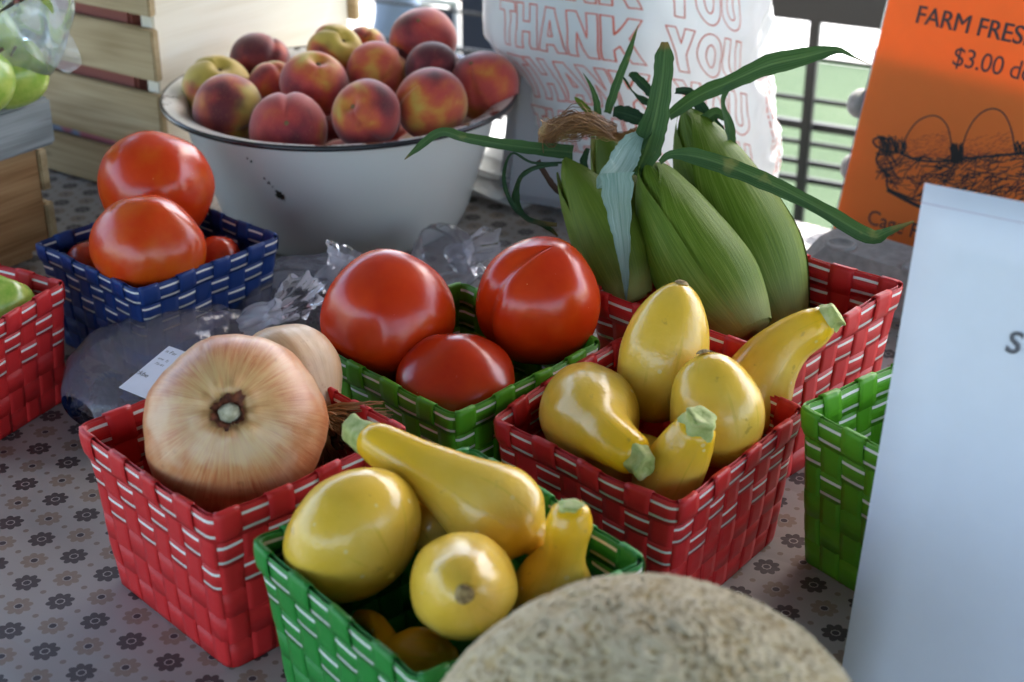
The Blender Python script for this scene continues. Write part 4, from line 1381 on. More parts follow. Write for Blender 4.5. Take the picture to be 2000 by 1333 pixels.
# long blade to the right, lower
leaf(e1, [(1288, 318, 1.0), (1312, 302, 0.995), (1370, 308, 0.985), (1450, 336, 0.975), (1540, 376, 0.965), (1620, 418, 0.96), (1700, 462, 0.955), (1735, 452, 0.955), (1785, 433, 0.955)], [12, 20, 38, 40, 34, 34, 34, 20, 5], LEAF, 0.45, [0.3, 0.2, 0, 0, 0, 0, 0, 0.3, 0.3])
leaf(e3, [(1148, 290, 1.06), (1140, 320, 1.06), (1146, 360, 1.06), (1152, 400, 1.06)], [10, 18, 14, 10], LEAF_DARK, 0.3)
def silk():
    V, F = [], []
    rnd = random.Random(3)
    for i in range(330):
        k = i / 330
        if k < 0.8:
            P = [(1196 + rnd.uniform(-10, 10), 258 + rnd.uniform(-16, 16)), (1158 + rnd.uniform(-8, 8), 244 + rnd.gauss(0, 11)),
                 (1115 + rnd.uniform(-12, 12), 246 + rnd.gauss(0, 13)), (1075 + rnd.uniform(-14, 10), 258 + rnd.gauss(0, 12)), (1062 + rnd.uniform(-12, 22), 274 + rnd.gauss(0, 11))]
        else:
            P = [(1150 + rnd.uniform(-10, 10), 248 + rnd.uniform(-8, 8)), (1185 + rnd.uniform(-8, 8), 262 + rnd.gauss(0, 6)), (1215 + rnd.uniform(-8, 8), 268 + rnd.gauss(0, 5)), (1243 + rnd.uniform(-12, 6), 256 + rnd.gauss(0, 4))]
        yo = 1.055 + rnd.gauss(0, 0.008)
        S = catmull([tuple(at(a, b, yo)) for a, b in P], 12)
        v, f = tube([Vector(s) - e4.location for s in S], 0.00035, 3, False)
        o = len(V)
        V += v; F += [tuple(x + o for x in q) for q in f]
    s = obj('silk', V, F, SILK, e4)
    s['kind'] = 'stuff'
silk()

# ------------------------------------------------------------------ melon
def melon():
    c = at(1268, 1588, z=0.096)
    s = 0.0965
    def fn(t, ph):
        th = pi * t
        p = Vector((math.sin(th) * math.cos(ph), math.sin(th) * math.sin(ph), math.cos(th)))
        k = 1 + 0.012 * nz(p, 2.0, 3) + 0.006 * nz(p, 7.0, 1) + 0.0035 * nz(p, 26, 2)
        return Vector((p.x * 1.04, p.y, p.z * 0.985)) * (s * k)
    nets = {}
    def fn2(t, ph):
        p = fn(t, ph)
        u = p / s
        if u.z < -0.55: return p
        w_ = u * 20.0 + Vector((nz(u, 5, 1), nz(u, 5, 2), nz(u, 5, 3))) * 1.6
        d, _p = noise.voronoi(w_)
        a = min(1.0, max(0.0, 1 - (d[1] - d[0]) / 0.42))
        d2, _p = noise.voronoi(w_ * 2.1 + Vector((3, 1, 2)))
        b = min(1.0, max(0.0, 1 - (d2[1] - d2[0]) / 0.35))
        h = max(a, 0.75 * b) * (0.8 + 0.4 * nz(u, 9, 6))
        q = p * (1 + 0.020 * (h - 0.5))
        nets[(round(q.x, 7), round(q.y, 7), round(q.z, 7))] = h
        return q
    V, F, U = blob(fn2, 400, 260)
    root = empty('cantaloupe', c, (0.35, 0.2, 0))
    tag(root, 'netted tan cantaloupe close to the camera at the bottom', 'melon')
    me = mesh('rind', V, F)
    atr = me.attributes.new('net', 'FLOAT', 'POINT')
    atr.data.foreach_set('value', [nets.get((round(p.x, 7), round(p.y, 7), round(p.z, 7)), 0.5) for p in V])
    inst('rind', me, MELON, root)
    v, f, u = blob(lambda t, ph: Vector((0.012 * math.sin(pi * t) * math.cos(ph), 0.012 * math.sin(pi * t) * math.sin(ph), -0.094 + 0.003 * math.cos(pi * t))), 16, 8)
    obj('stem_scar', v, f, SCAR, root)
melon()

# ------------------------------------------------------------------ lettering helpers
def text_mesh(s, size, offset=0.0, shear=0.0, spacing=1.0):
    cu = bpy.data.curves.new('lettering', 'FONT')
    cu.body = s
    cu.size = size
    cu.offset = offset
    cu.shear = shear
    cu.space_character = spacing
    cu.resolution_u = 4
    o = bpy.data.objects.new('lettering', cu)
    COL.objects.link(o)
    dg = bpy.context.evaluated_depsgraph_get()
    me = bpy.data.meshes.new_from_object(o.evaluated_get(dg))
    bpy.data.objects.remove(o)
    return [v.co.copy() for v in me.vertices], [tuple(p.vertices) for p in me.polygons], me
def ribbon2d(pts, wd, closed=False):
    V, F = [], []
    n = len(pts)
    for i in range(n if closed else n - 1):
        a = Vector(pts[i]); b = Vector(pts[(i + 1) % n])
        d = b - a
        if d.length < 1e-9: continue
        d.normalize()
        nrm = Vector((-d.y, d.x)) * (wd / 2)
        a2, b2 = a - d * wd * 0.35, b + d * wd * 0.35
        o = len(V)
        V += [a2 - nrm, b2 - nrm, b2 + nrm, a2 + nrm]
        F.append((o, o + 1, o + 2, o + 3))
    return V, F
def plane_uv(px, py, O, e1, e2):
    n = e1.cross(e2)
    d = ray(px, py)
    o = Vector((0, 0, CAM_H))
    t = (O - o).dot(n) / d.dot(n)
    p = o + d * t - O
    return p.dot(e1), p.dot(e2)
def proj(p):
    z = p.z - CAM_H
    d = p.y * math.cos(PITCH) - z * math.sin(PITCH)
    return 1000 + FPX * p.x / d, 666.5 - FPX * (p.y * math.sin(PITCH) + z * math.cos(PITCH)) / d
def solve_lean(O, back, tx, ty):
    best = None
    for i in range(0, 90):
        lam = R(i * 0.5)
        e2 = Vector((0, 0, math.cos(lam))) + back * math.sin(lam)
        for j in range(40, 90):
            q = proj(O + e2 * (j * 0.005))
            e = (q[0] - tx) ** 2 + (q[1] - ty) ** 2
            if best is None or e < best[0]: best = (e, lam, j * 0.005)
    return best

# ------------------------------------------------------------------ orange egg sign
def orange_sign():
    O = at(1625, 457, z=0.004)
    e1 = Vector((0.69, -0.724, 0)).normalized()
    back = Vector((0.724, 0.69, 0)).normalized()
    _, lam, _t = solve_lean(O, back, 1735, 0)
    e2 = Vector((0, 0, math.cos(lam))) + back * math.sin(lam)
    n = e1.cross(e2)                      # towards the camera
    if n.dot(Vector((0, 0, CAM_H)) - O) < 0: n = -n
    W, H = 0.216, 0.280
    root = empty('egg_sign', O)
    tag(root, 'orange paper sign for farm fresh eggs with a drawn nest, in a clear holder', 'sign')
    def P(a, b, h=0.0): return e1 * a + e2 * b + n * h
    V = [P(0, 0, h) for h in ()]
    def slab(name, a0, a1, b0, b1, h0, h1, mat):
        V = [P(a, b, h) for h in (h0, h1) for b in (b0, b1) for a in (a0, a1)]
        F = [(0, 2, 3, 1), (4, 5, 7, 6), (0, 1, 5, 4), (2, 6, 7, 3), (0, 4, 6, 2), (1, 3, 7, 5)]
        return obj(name, V, F, mat, root, smooth=False)
    sheet = slab('paper', 0, W, 0.0, H, -0.0003, 0.0, PAPER_ORANGE)
    slab('clear_holder', -0.0025, W + 0.0025, -0.003, H + 0.004, -0.0032, -0.0012, ACRYLIC)
    # prop leg of the holder
    V = [P(0.02, 0.0, -0.003), P(W - 0.02, 0.0, -0.003)]
    foot = [O + e1 * 0.02 + back * 0.07 - O, O + e1 * (W - 0.02) + back * 0.07 - O]
    for x in foot: x.z = -0.003
    V += [Vector(foot[1]), Vector(foot[0])]
    V += [v + Vector((0, 0, 0.002)) for v in V]
    obj('holder_foot', V, [(0, 1, 2, 3), (4, 5, 6, 7), (0, 1, 5, 4), (1, 2, 6, 5), (2, 3, 7, 6), (3, 0, 4, 7)], ACRYLIC, root, smooth=False)
    def uv(px, py): return plane_uv(px, py, O, e1, e2)
    def put(s, px, py, hpx, off, name='lettering', shear=0.0, sp=1.0, mat=INK_BLACK):
        a, b = uv(px, py)
        a2, b2 = uv(px, py - hpx)
        size = (b2 - b) / 0.70
        vs, fs, _ = text_mesh(s, size, 0.0, shear, sp)
        shifts = (0.0,) if off == 0 else (-off * size, 0.0, off * size)
        W_, F_ = [], []
        for k_, sh in enumerate(shifts):
            o_ = len(W_)
            W_ += [P(a + v.x + sh, b + v.y + (sh * 0.3), 0.0006 + 0.00008 * k_) for v in vs]
            F_ += [tuple(i + o_ for i in q_) for q_ in fs]
        obj(name, W_, F_, mat, sheet, smooth=False)
    put('FARM FRESH', 1786, 44, 36, 0.018, sp=0.98)
    put('$3.00 dozen', 1857, 126, 38, 0.0, sp=0.95)
    put('Cage Free', 1692, 436, 30, 0.0)
    put('Pastured', 1727, 506, 22, 0.01)
    # drawing: two eggs in a nest
    RB = []
    def line(pts, wd):
        q = [uv(*p) for p in pts]
        V, F = ribbon2d(q, wd * 1.45)
        RB.append(([P(v.x, v.y, 0.0005) for v in V], F))
    def smooth_line(pts, wd, n=24): line(catmull([tuple(map(float, p)) for p in pts], n), wd)
    smooth_line([(1762, 292), (1772, 265), (1790, 240), (1812, 228), (1832, 228), (1848, 242), (1856, 265), (1860, 300)], 0.0008, 40)
    smooth_line([(1880, 288), (1888, 262), (1903, 235), (1922, 218), (1943, 213), (1962, 224), (1976, 255), (1983, 300)], 0.0008, 40)
    rnd = random.Random(12)
    # nest outline
    smooth_line([(1738, 275), (1722, 268), (1706, 275), (1712, 286), (1720, 292), (1712, 312), (1722, 330), (1732, 345), (1735, 368), (1760, 380), (1790, 392)], 0.0013, 40)
    smooth_line([(1735, 372), (1765, 388), (1800, 405), (1840, 415), (1900, 420), (1960, 415), (2040, 400)], 0.0024, 40)
    smooth_line([(1760, 300), (1790, 312), (1830, 316), (1870, 312), (1930, 306), (2000, 300), (2060, 296)], 0.0014, 40)
    def upper(x): return 296 + 14 * math.sin((x - 1725) / 110.0) if x < 1860 else 306 - (x - 1860) * 0.04
    def lower(x): return 340 + min(1, (x - 1715) / 90.0) * 62
    for i in range(330):
        x = rnd.uniform(1718, 2060)
        up, lo = upper(x), min(412, lower(x))
        y = rnd.uniform(up, lo)
        L = rnd.uniform(12, 46)
        a = rnd.gauss(-0.42, 0.45) if x > 1790 else rnd.uniform(-1.2, 1.2)
        bend = rnd.uniform(-5, 5)
        p = [(x - L / 2 * math.cos(a), y - L / 2 * math.sin(a)), (x + bend * 0.5, y + bend), (x + L / 2 * math.cos(a), y + L / 2 * math.sin(a))]
        p = [(max(1712, q[0]), min(416, max(upper(max(1718, q[0])) - 4, q[1]))) for q in p]
        smooth_line(p, rnd.choice([0.0004, 0.0005, 0.0007]), 6)
    for i in range(46):
        x = rnd.uniform(1722, 1766)
        smooth_line([(x, 300), (x + rnd.uniform(-8, 8), 288), (x + rnd.uniform(-14, 8), 268 + rnd.uniform(-4, 12))], 0.0006, 6)
    for i in range(26):
        x = rnd.uniform(1857, 1881)
        smooth_line([(x, 318), (x + rnd.uniform(-2, 2), 300), (x + rnd.uniform(-3, 3), 282 + rnd.uniform(-2, 10))], 0.0009, 5)
    for i in range(16):
        x = rnd.uniform(1985, 2010)
        smooth_line([(x, 302), (x + rnd.uniform(-5, 5), 292), (x + rnd.uniform(-8, 8), 276 + rnd.uniform(0, 8))], 0.0008, 5)
    V, F = join(*RB)
    obj('nest_drawing', V, F, INK_BLACK, sheet, smooth=False)
    # soft pencil shading at the foot of the eggs
    RB2 = []
    for i in range(420):
        e = rnd.choice([(1770, 1856), (1884, 1980)])
        x = rnd.uniform(*e)
        k = rnd.random() ** 1.8
        y = 306 - 34 * k * (1 + 0.5 * (x - e[0]) / (e[1] - e[0]))
        q = [uv(x - 3, y + 1), uv(x + 3, y - 1)]
        v, f = ribbon2d(q, 0.00035)
        RB2.append(([P(a.x, a.y, 0.0003) for a in v], f))
    V, F = join(*RB2)
    obj('egg_shading', V, F, INK_BROWN, sheet, smooth=False)
    return O, e1, e2, n, back
SO, SE1, SE2, SN, SBK = orange_sign()

# ------------------------------------------------------------------ grey egg cartons
def carton_standing():
    # pulp egg carton stood up on its long edge behind the orange sign
    org = SO + SE1 * (-0.012) + SBK * 0.052
    org.z = 0.001
    root = empty('egg_carton', org, (0, 0, math.atan2(SE1.y, SE1.x)))
    tag(root, 'grey pulp egg carton standing up behind the orange sign', 'egg carton')
    W, H = 0.235, 0.170
    v, f = box_v(W / 2, 0.006, H / 2, W, 0.006, H, 0.002)
    t = obj('tray_sheet', v, f, PULP, root, smooth=False)
    t.rotation_euler = (-0.0, 0, 0)
    def cup():
        V = []
        prof = [(0.0, 0.0235), (0.010, 0.021), (0.022, 0.0175), (0.027, 0.013), (0.028, 0.001)]
        n = 16
        for d, r in prof:
            for j in range(n):
                a = 2 * pi * j / n
                q = 1 + 0.06 * math.cos(4 * a)
                V.append((r * q * math.cos(a), d, r * q * math.sin(a)))
        return mesh('egg_cup', V, quads(n, len(prof), True))
    me = cup()
    for i in range(5):
        for j in range(3):
            inst('egg_cup', me, PULP, root, loc=(0.022 + i * 0.048, 0.008, 0.030 + j * 0.055))
    # rolled outer edge with bumps seen past the sign
    for z in (0.055, 0.118):
        v, f, u = blob(lambda t, ph: Vector((0.012 * math.sin(pi * t) * math.cos(ph) , 0.016 * math.sin(pi * t) * math.sin(ph), 0.014 * math.cos(pi * t))), 14, 8)
        obj('edge_lug', v, f, PULP, root, loc=(-0.001, -0.006, z))
carton_standing()
def carton_lying():
    a = at(1562, 478, z=0.042); b = at(1780, 545, z=0.042)
    d = (b - a); d.z = 0
    L = 0.30
    x = d.normalized()
    y = Vector((-x.y, x.x, 0))
    org = Vector((a.x, a.y, 0.001)) - y * 0.0
    root = empty('egg_carton', org, (0, 0, math.atan2(x.y, x.x)))
    tag(root, 'closed grey pulp egg carton lying in front of the orange sign', 'egg carton')
    def slab(z0, z1, i0, i1, w=0.062):
        V = [(i0 + 0.012, i0 - w * 0.0, z0), (L - i0, i0, z0), (L - i0, w - i0, z0), (i0, w - i0, z0), (i0, i0 + 0.012, z0)]
        V += [(i1 + 0.016, i1, z1), (L - i1, i1, z1), (L - i1, w - i1, z1), (i1, w - i1, z1), (i1, i1 + 0.016, z1)]
        F = [(4, 3, 2, 1, 0), (5, 6, 7, 8, 9)] + [(k, (k + 1) % 5, 5 + (k + 1) % 5, 5 + k) for k in range(5)]
        return V, F
    v, f = slab(0.0, 0.030, 0.004, 0.0)
    obj('tray', v, f, PULP, root, smooth=False)
    v, f = slab(0.0305, 0.044, -0.001, 0.006)
    obj('lid', v, f, PULP, root, smooth=False)
    for k in range(3):
        V = []
        for d_, r in ((0.0, 0.014), (0.002, 0.0135), (0.0022, 0.0105), (0.0003, 0.009), (0.0003, 0.0005)):
            for j in range(18):
                an = 2 * pi * j / 18
                V.append((r * math.cos(an), r * math.sin(an), d_))
        obj('latch_ring', V, quads(18, 5, True), PULP, root, loc=(0.03 + k * 0.075, 0.017, 0.0438))
carton_lying()

# ------------------------------------------------------------------ white paper sign in the foreground
def white_sign():
    O = at(1637, 1345, z=0.003)
    e1 = Vector((0.843, -0.537, 0)).normalized()
    back = Vector((0.537, 0.843, 0))
    _, lam, H = solve_lean(O, back, 1805, 360)
    e2 = Vector((0, 0, math.cos(lam))) + back * math.sin(lam)
    n = e1.cross(e2)
    if n.dot(Vector((0, 0, CAM_H)) - O) < 0: n = -n
    root = empty('paper_sign', O)
    tag(root, 'blank looking white paper sign in the right foreground with a grey letter S', 'sign')
    W = 0.20
    def P(a, b, h=0.0): return e1 * a + e2 * b + n * h
    # slightly bowed sheet with thickness
    nx, ny = 9, 13
    V = []
    for s in (0, -0.0006):
        for j in range(ny):
            for i in range(nx):
                a, b = W * i / (nx - 1), H * j / (ny - 1)
                V.append(P(a, b, s + 0.0015 * math.sin(pi * i / (nx - 1))))
    F = quads(nx, ny) + [tuple(reversed(q)) for q in quads(nx, ny, off=nx * ny)]
    k = nx * ny
    rim = [j * nx for j in range(ny)]
    for j in range(ny - 1):
        a, b = j * nx, (j + 1) * nx
        F.append((a, b, b + k, a + k))
    for i in range(nx - 1):
        a, b = (ny - 1) * nx + i, (ny - 1) * nx + i + 1
        F.append((a, b, b + k, a + k))
    sheet = obj('paper', V, F, PAPER_WHITE, root)
    # folded top hem line and rear support
    V = []
    for i in range(9):
        h_ = 0.0004 + 0.0015 * math.sin(pi * i / 8)
        V += [P(W * i / 8, H - 0.0100, h_), P(W * i / 8, H - 0.0094, h_)]
    obj('fold_line', V, [(2 * i, 2 * i + 2, 2 * i + 3, 2 * i + 1) for i in range(8)], flat('fold_crease', (0.55, 0.50, 0.60, 1), 0.8), sheet, smooth=False)
    V = [P(0.01, H * 0.9, -0.001), P(W - 0.01, H * 0.9, -0.001)]
    f1 = e1 * 0.01 + back * (H * math.sin(lam) + 0.05); f2 = e1 * (W - 0.01) + back * (H * math.sin(lam) + 0.05)
    f1.z = f2.z = -0.002
    V += [f2, f1]
    V += [v + back * 0.0015 for v in V]
    obj('rear_flap', V, [(0, 1, 2, 3), (7, 6, 5, 4), (0, 4, 5, 1), (1, 5, 6, 2), (2, 6, 7, 3), (3, 7, 4, 0)], PAPER_WHITE, root, smooth=False)
    a, b = plane_uv(1962, 684, O, e1, e2)
    a2, b2 = plane_uv(1962, 640, O, e1, e2)
    size = (b2 - b) / 0.7
    vs, fs, _ = text_mesh('S', size, 0.02 * size, 0.15)
    obj('lettering', [P(a + v.x, b + v.y, 0.0022) for v in vs], fs, INK_GREY, sheet, smooth=False)
white_sign()

# ------------------------------------------------------------------ THANK YOU carrier bag
BAG_C = Vector((0.0, 1.425, 0))
LV = [(0.0, 0.112, 0.052, 0.147), (0.05, 0.120, 0.066, 0.140), (0.12, 0.122, 0.068, 0.128), (0.18, 0.135, 0.070, 0.108), (0.23, 0.136, 0.066, 0.104), (0.29, 0.120, 0.050, 0.104), (0.34, 0.095, 0.030, 0.105)]
def bag_level(z):
    t = 0
    for i in range(len(LV) - 1):
        if LV[i][0] <= z <= LV[i + 1][0]:
            u = (z - LV[i][0]) / (LV[i + 1][0] - LV[i][0])
            u = u * u * (3 - 2 * u)
            return [LV[i][k] + (LV[i + 1][k] - LV[i][k]) * u for k in (1, 2, 3)]
    return list(LV[-1][1:])
BE1 = Vector((0.985, -0.171, 0)); BE2 = Vector((0.171, 0.985, 0))
def bag_pt(ph, z, off=0.0):
    """ph: -pi/2 left .. 0 front .. pi/2 right .. pi back"""
    a, b, cx = bag_level(min(max(z, 0), 0.34))
    s, c = math.sin(ph), math.cos(ph)
    lat = math.copysign(abs(s) ** 0.85, s) * (a + off)
    dep = -math.copysign(abs(c) ** 0.75, c) * (b + off)
    p = Vector((cx, 1.418, 0)) + BE1 * lat + BE2 * dep + Vector((0, 0, z))
    n = (BE1 * s - BE2 * c)
    wr = 0.0055 * nz(p, 17, 2) + 0.0030 * nz((p.x, p.y, p.z * 0.45), 55, 4) + 0.0016 * abs(nz((p.x * 1.0, p.y, p.z * 1.6), 80, 7))
    edge = abs(s) ** 4
    wr += 0.006 * edge * nz((p.x, p.y, p.z), 60, 9)
    return p + n * wr
def carrier_bag():
    org = Vector((0.13, 1.418, 0.001))
    root = empty('plastic_carrier_bag', org)
    tag(root, 'white plastic carrier bag printed THANK YOU in red outline letters', 'bag')
    nu, nv = 160, 90
    V, U = [], []
    for i in range(nv):
        z = 0.34 * i / (nv - 1)
        for j in range(nu):
            ph = -pi + 2 * pi * j / nu
            V.append(bag_pt(ph, z) - org); U.append((j / nu, i / nv))
    F = quads(nu, nv, True)
    F.append(tuple(reversed(range(nu))))
    skin = obj('bag_skin', V, F, BAGPLASTIC, root, uvs=U)
    # two handle loops rising from the mouth
    for k in (-1, 1):
        V = []
        n1, n2 = 24, 9
        for i in range(n1):
            t = i / (n1 - 1)
            cx = 0.105 + k * 0.055
            for j in range(n2):
                u = -1 + 2 * j / (n2 - 1)
                x = cx + u * (0.034 - 0.012 * math.sin(pi * t))
                zz = 0.335 + 0.10 * math.sin(pi * t)
                yy = 1.418 - 0.028 * math.cos(pi * t) + 0.004 * math.sin(u * 7 + 9 * t)
                V.append(Vector((x, yy, zz)) - org)
        obj('handle', V, quads(n2, n1), BAGPLASTIC, root)
    # goods inside that darken the left half
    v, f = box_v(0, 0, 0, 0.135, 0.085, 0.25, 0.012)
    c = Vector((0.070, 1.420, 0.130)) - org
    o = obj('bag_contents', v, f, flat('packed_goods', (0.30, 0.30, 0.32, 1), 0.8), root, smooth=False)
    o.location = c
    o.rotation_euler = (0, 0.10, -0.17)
    # lettering
    L = {
        'T': (0.60, [[(0, 1), (.6, 1), (.6, .78), (.41, .78), (.41, 0), (.19, 0), (.19, .78), (0, .78)]]),
        'H': (0.64, [[(0, 0), (0, 1), (.22, 1), (.22, .61), (.42, .61), (.42, 1), (.64, 1), (.64, 0), (.42, 0), (.42, .38), (.22, .38), (.22, 0)]]),
        'A': (0.72, [[(0, 0), (.23, 1), (.49, 1), (.72, 0), (.49, 0), (.45, .18), (.27, .18), (.23, 0)], [(.30, .38), (.42, .38), (.36, .72)]]),
        'N': (0.66, [[(0, 0), (0, 1), (.22, 1), (.44, .46), (.44, 1), (.66, 1), (.66, 0), (.44, 0), (.22, .54), (.22, 0)]]),
        'K': (0.70, [[(0, 0), (0, 1), (.22, 1), (.22, .60), (.43, 1), (.69, 1), (.44, .56), (.71, 0), (.45, 0), (.29, .36), (.22, .25), (.22, 0)]]),
        'Y': (0.70, [[(0, 1), (.24, 1), (.35, .66), (.46, 1), (.70, 1), (.47, .42), (.47, 0), (.23, 0), (.23, .42)]]),
        'O': (0.72, [[(.36 + .36 * math.cos(2 * pi * k / 40), .5 + .52 * math.sin(2 * pi * k / 40)) for k in range(40)],
                     [(.36 + .13 * math.cos(2 * pi * k / 30), .5 + .27 * math.sin(2 * pi * k / 30)) for k in range(30)]]),
        'U': (0.66, [[(0, 1), (0, .30)] + [(.33 - .33 * math.cos(pi * k / 14), .30 - .32 * math.sin(pi * k / 14)) for k in range(1, 14)] + [(.66, .30), (.66, 1), (.44, 1), (.44, .32)]
                     + [(.33 + .11 * math.cos(pi * k / 8), .32 - .12 * math.sin(pi * k / 8)) for k in range(1, 8)] + [(.22, .32), (.22, 1)]]),
    }
    PH0, PH1 = R(-51), R(51)
    def place(s, z):     # s 0..1 along the row, z height
        ph = PH0 + (PH1 - PH0) * s
        dz = -0.030 * s + 0.008 * math.sin(pi * s)
        return bag_pt(ph, z + dz, 0.0008)
    word = 'THANK YOU'
    gap, sp = 0.055, 0.42
    total = sum(L[c][0] + gap if c != ' ' else sp for c in word) - gap
    for row in range(5):
        zb = 0.2225 - row * 0.0495
        if row >= 4: continue
        h = 0.0400
        x = 0.0
        for c in word:
            if c == ' ':
                x += sp; continue
            wd, polys = L[c]
            V, F = [], []
            for poly in polys:
                n = len(poly)
                for i in range(n):
                    a = Vector(poly[i]); b = Vector(poly[(i + 1) % n])
                    ln = (b - a).length
                    k = max(1, int(ln / 0.10))
                    d = (b - a).normalized() if ln > 1e-6 else Vector((1, 0))
                    nr = Vector((-d.y, d.x)) * 0.0145
                    a2, b2 = a - d * 0.010, b + d * 0.010
                    o = len(V)
                    for q in range(k + 1):
                        m = a2 + (b2 - a2) * (q / k)
                        for sgn in (-1, 1):
                            r = m + nr * sgn
                            V.append(place((x + r.x) / total, zb + r.y * h) - org)
                    for q in range(k):
                        e = o + q * 2
                        F.append((e, e + 2, e + 3, e + 1))
            obj('letter_' + c.lower(), V, F, INK_RED, skin, smooth=False)
            x += wd + gap
    # small print near the bottom left and along the right hand side
    vs, fs, _ = text_mesh('PLEASE', 0.017, 0.0002, 0.2)
    V = []
    for v in vs:
        ph = R(-50) + v.x / 0.125
        V.append(bag_pt(ph, 0.032 + v.y * 0.8 - v.x * 0.10, 0.0009) - org)
    obj('lettering', V, fs, INK_RED, skin, smooth=False)
    V, F = [], []
    rnd = random.Random(9)
    for line in range(5):
        z = 0.148
        while z > 0.045:
            ln = rnd.uniform(0.003, 0.009)
            ph0 = R(66 + line * 3.4) + (0.148 - z) * 1.3
            o = len(V)
            for zz in (z, z - ln):
                for d in (-0.008, 0.008):
                    V.append(bag_pt(ph0 + d + (z - zz) * 1.3, zz, 0.0008) - org)
            F.append((o, o + 1, o + 3, o + 2))
            z -= ln + rnd.uniform(0.0015, 0.003)
    obj('small_print', V, F, INK_RED, skin, smooth=False)
carrier_bag()

# ------------------------------------------------------------------ clear produce bags
def ico(sub=2):
    import bmesh
    bm = bmesh.new()
    bmesh.ops.create_icosphere(bm, subdivisions=sub, radius=1)
    v = [x.co.copy() for x in bm.verts]; f = [tuple(y.index for y in q.verts) for q in bm.faces]
    bm.free()
    return v, f
def berry_mesh():
    v, f = ico(1)
    parts = []
    rnd = random.Random(4)
    for k in range(22):
        t = k / 21
        th = math.acos(1 - 2 * t); ph = k * 2.4
        c = Vector((math.sin(th) * math.cos(ph), math.sin(th) * math.sin(ph), math.cos(th) * 1.25)) * 0.72
        parts.append(([c + q * 0.36 for q in v], f))
    V, F = join(*parts)
    return mesh('berry', V, F)
BM_ = berry_mesh()
def film_bag(name, label, P0, P1, hw, hh, neck, tail, seed, floor=0.001, mat=FILM):
    """pillow of film from P0 to P1 (world xy), half width, height; gathered neck and ruffled tail at P1 end"""
    P0, P1 = Vector(P0), Vector(P1)
    ax = P1 - P0
    L = ax.length
    x = ax.normalized()
    y = Vector((-x.y, x.x, 0)).normalized()
    root = empty(name, P0)
    tag(root, label, 'bag')
    V, U = [], []
    nu, nv = 56, 44
    for i in range(nv):
        t = i / (nv - 1)
        k = math.sin(min(1, t * 1.06 + 0.02) * pi) ** 0.42
        if t > 0.8: k = max(k * (1 - (t - 0.8) * 3.5), neck / hw)
        for j in range(nu):
            a = 2 * pi * j / nu
            px = hw * k * math.cos(a)
            pz = hh / 2 * k * math.sin(a) + hh / 2 * (0.55 + 0.45 * k)
            p = x * (L * t) + y * px + Vector((0, 0, pz))
            q = p + P0
            w_ = 0.009 * nz(q, 20, seed) + 0.004 * nz((q.x * 2.0, q.y, q.z), 36, seed + 2) + 0.0025 * abs(nz(q, 70, seed + 5))
            w_ += 0.0035 * math.sin(a * 13 + seed + 3 * t) * max(0, t - 0.25) * 1.4
            p += (y * math.cos(a) + Vector((0, 0, 1)) * math.sin(a)) * w_ * min(1, k * 1.3)
            p.z = max(p.z, floor)
            V.append(p); U.append((j / nu, t))
    obj('film', V, quads(nu, nv, True), mat, root, uvs=U)
    # twisted neck then flared tail
    V = []
    T = [Vector(q) - P0 for q in tail]
    S = catmull([tuple(q) for q in T], 22)
    pts = [Vector(s) for s in S]
    fr = frames(pts)
    n = 40
    for i, p in enumerate(pts):
        t = i / 21
        r = neck * (1.0 + 0.2 * math.sin(t * 9)) if t < 0.45 else neck * (1 + 1.5 * (t - 0.45))
        for j in range(n):
            a = 2 * pi * j / n
            q = r * (1 + 0.13 * math.cos(7 * a + 5 * t + seed) + 0.10 * math.cos(11 * a - 8 * t) + 0.25 * nz((math.cos(a), math.sin(a), t * 2.5), 1.2, seed))
            V.append(p + fr[i][1] * (q * math.cos(a)) + fr[i][2] * (q * math.sin(a) * 0.7))
    obj('twisted_neck', V, quads(n, 22, True), FILM_NECK, root)
    return root, x, y, L
def berries(P0, P1, hw, n, seed, zmax, group, label):
    P0, P1 = Vector(P0), Vector(P1)
    ax = P1 - P0
    x = ax.normalized(); y = Vector((-x.y, x.x, 0))
    rnd = random.Random(seed)
    for k in range(n):
        t = 0.10 + 0.62 * rnd.random()
        s = rnd.uniform(-0.72, 0.72) * math.sin(min(1, t + 0.1) * pi) ** 0.5
        p = P0 + x * (ax.length * t) + y * (hw * s)
        p.z = rnd.uniform(0.010, zmax)
        o = inst('blackberry', BM_, BERRY, None, loc=p, rot=(rnd.uniform(0, 6), rnd.uniform(0, 6), 0), scale=(0.0085,) * 3)
        tag(o, label, 'blackberry', group)
b0, b1 = at(150, 800, z=0.022), at(540, 612, z=0.03)
b0.z = b1.z = 0
nk = at(500, 622, z=0.055)
film_bag('produce_bag', 'clear plastic bag of blackberries with a white price label beside the onion basket', b0, b1, 0.058, 0.062, 0.012,
         [at(480, 632, z=0.050), at(515, 618, z=0.058), at(548, 604, z=0.066), at(575, 588, z=0.078), at(590, 575, z=0.086)], 3)
berries(b0, b1, 0.056, 28, 5, 0.016, 'blackberries in the labelled bag', 'blackberry inside the clear bag with the white price label')
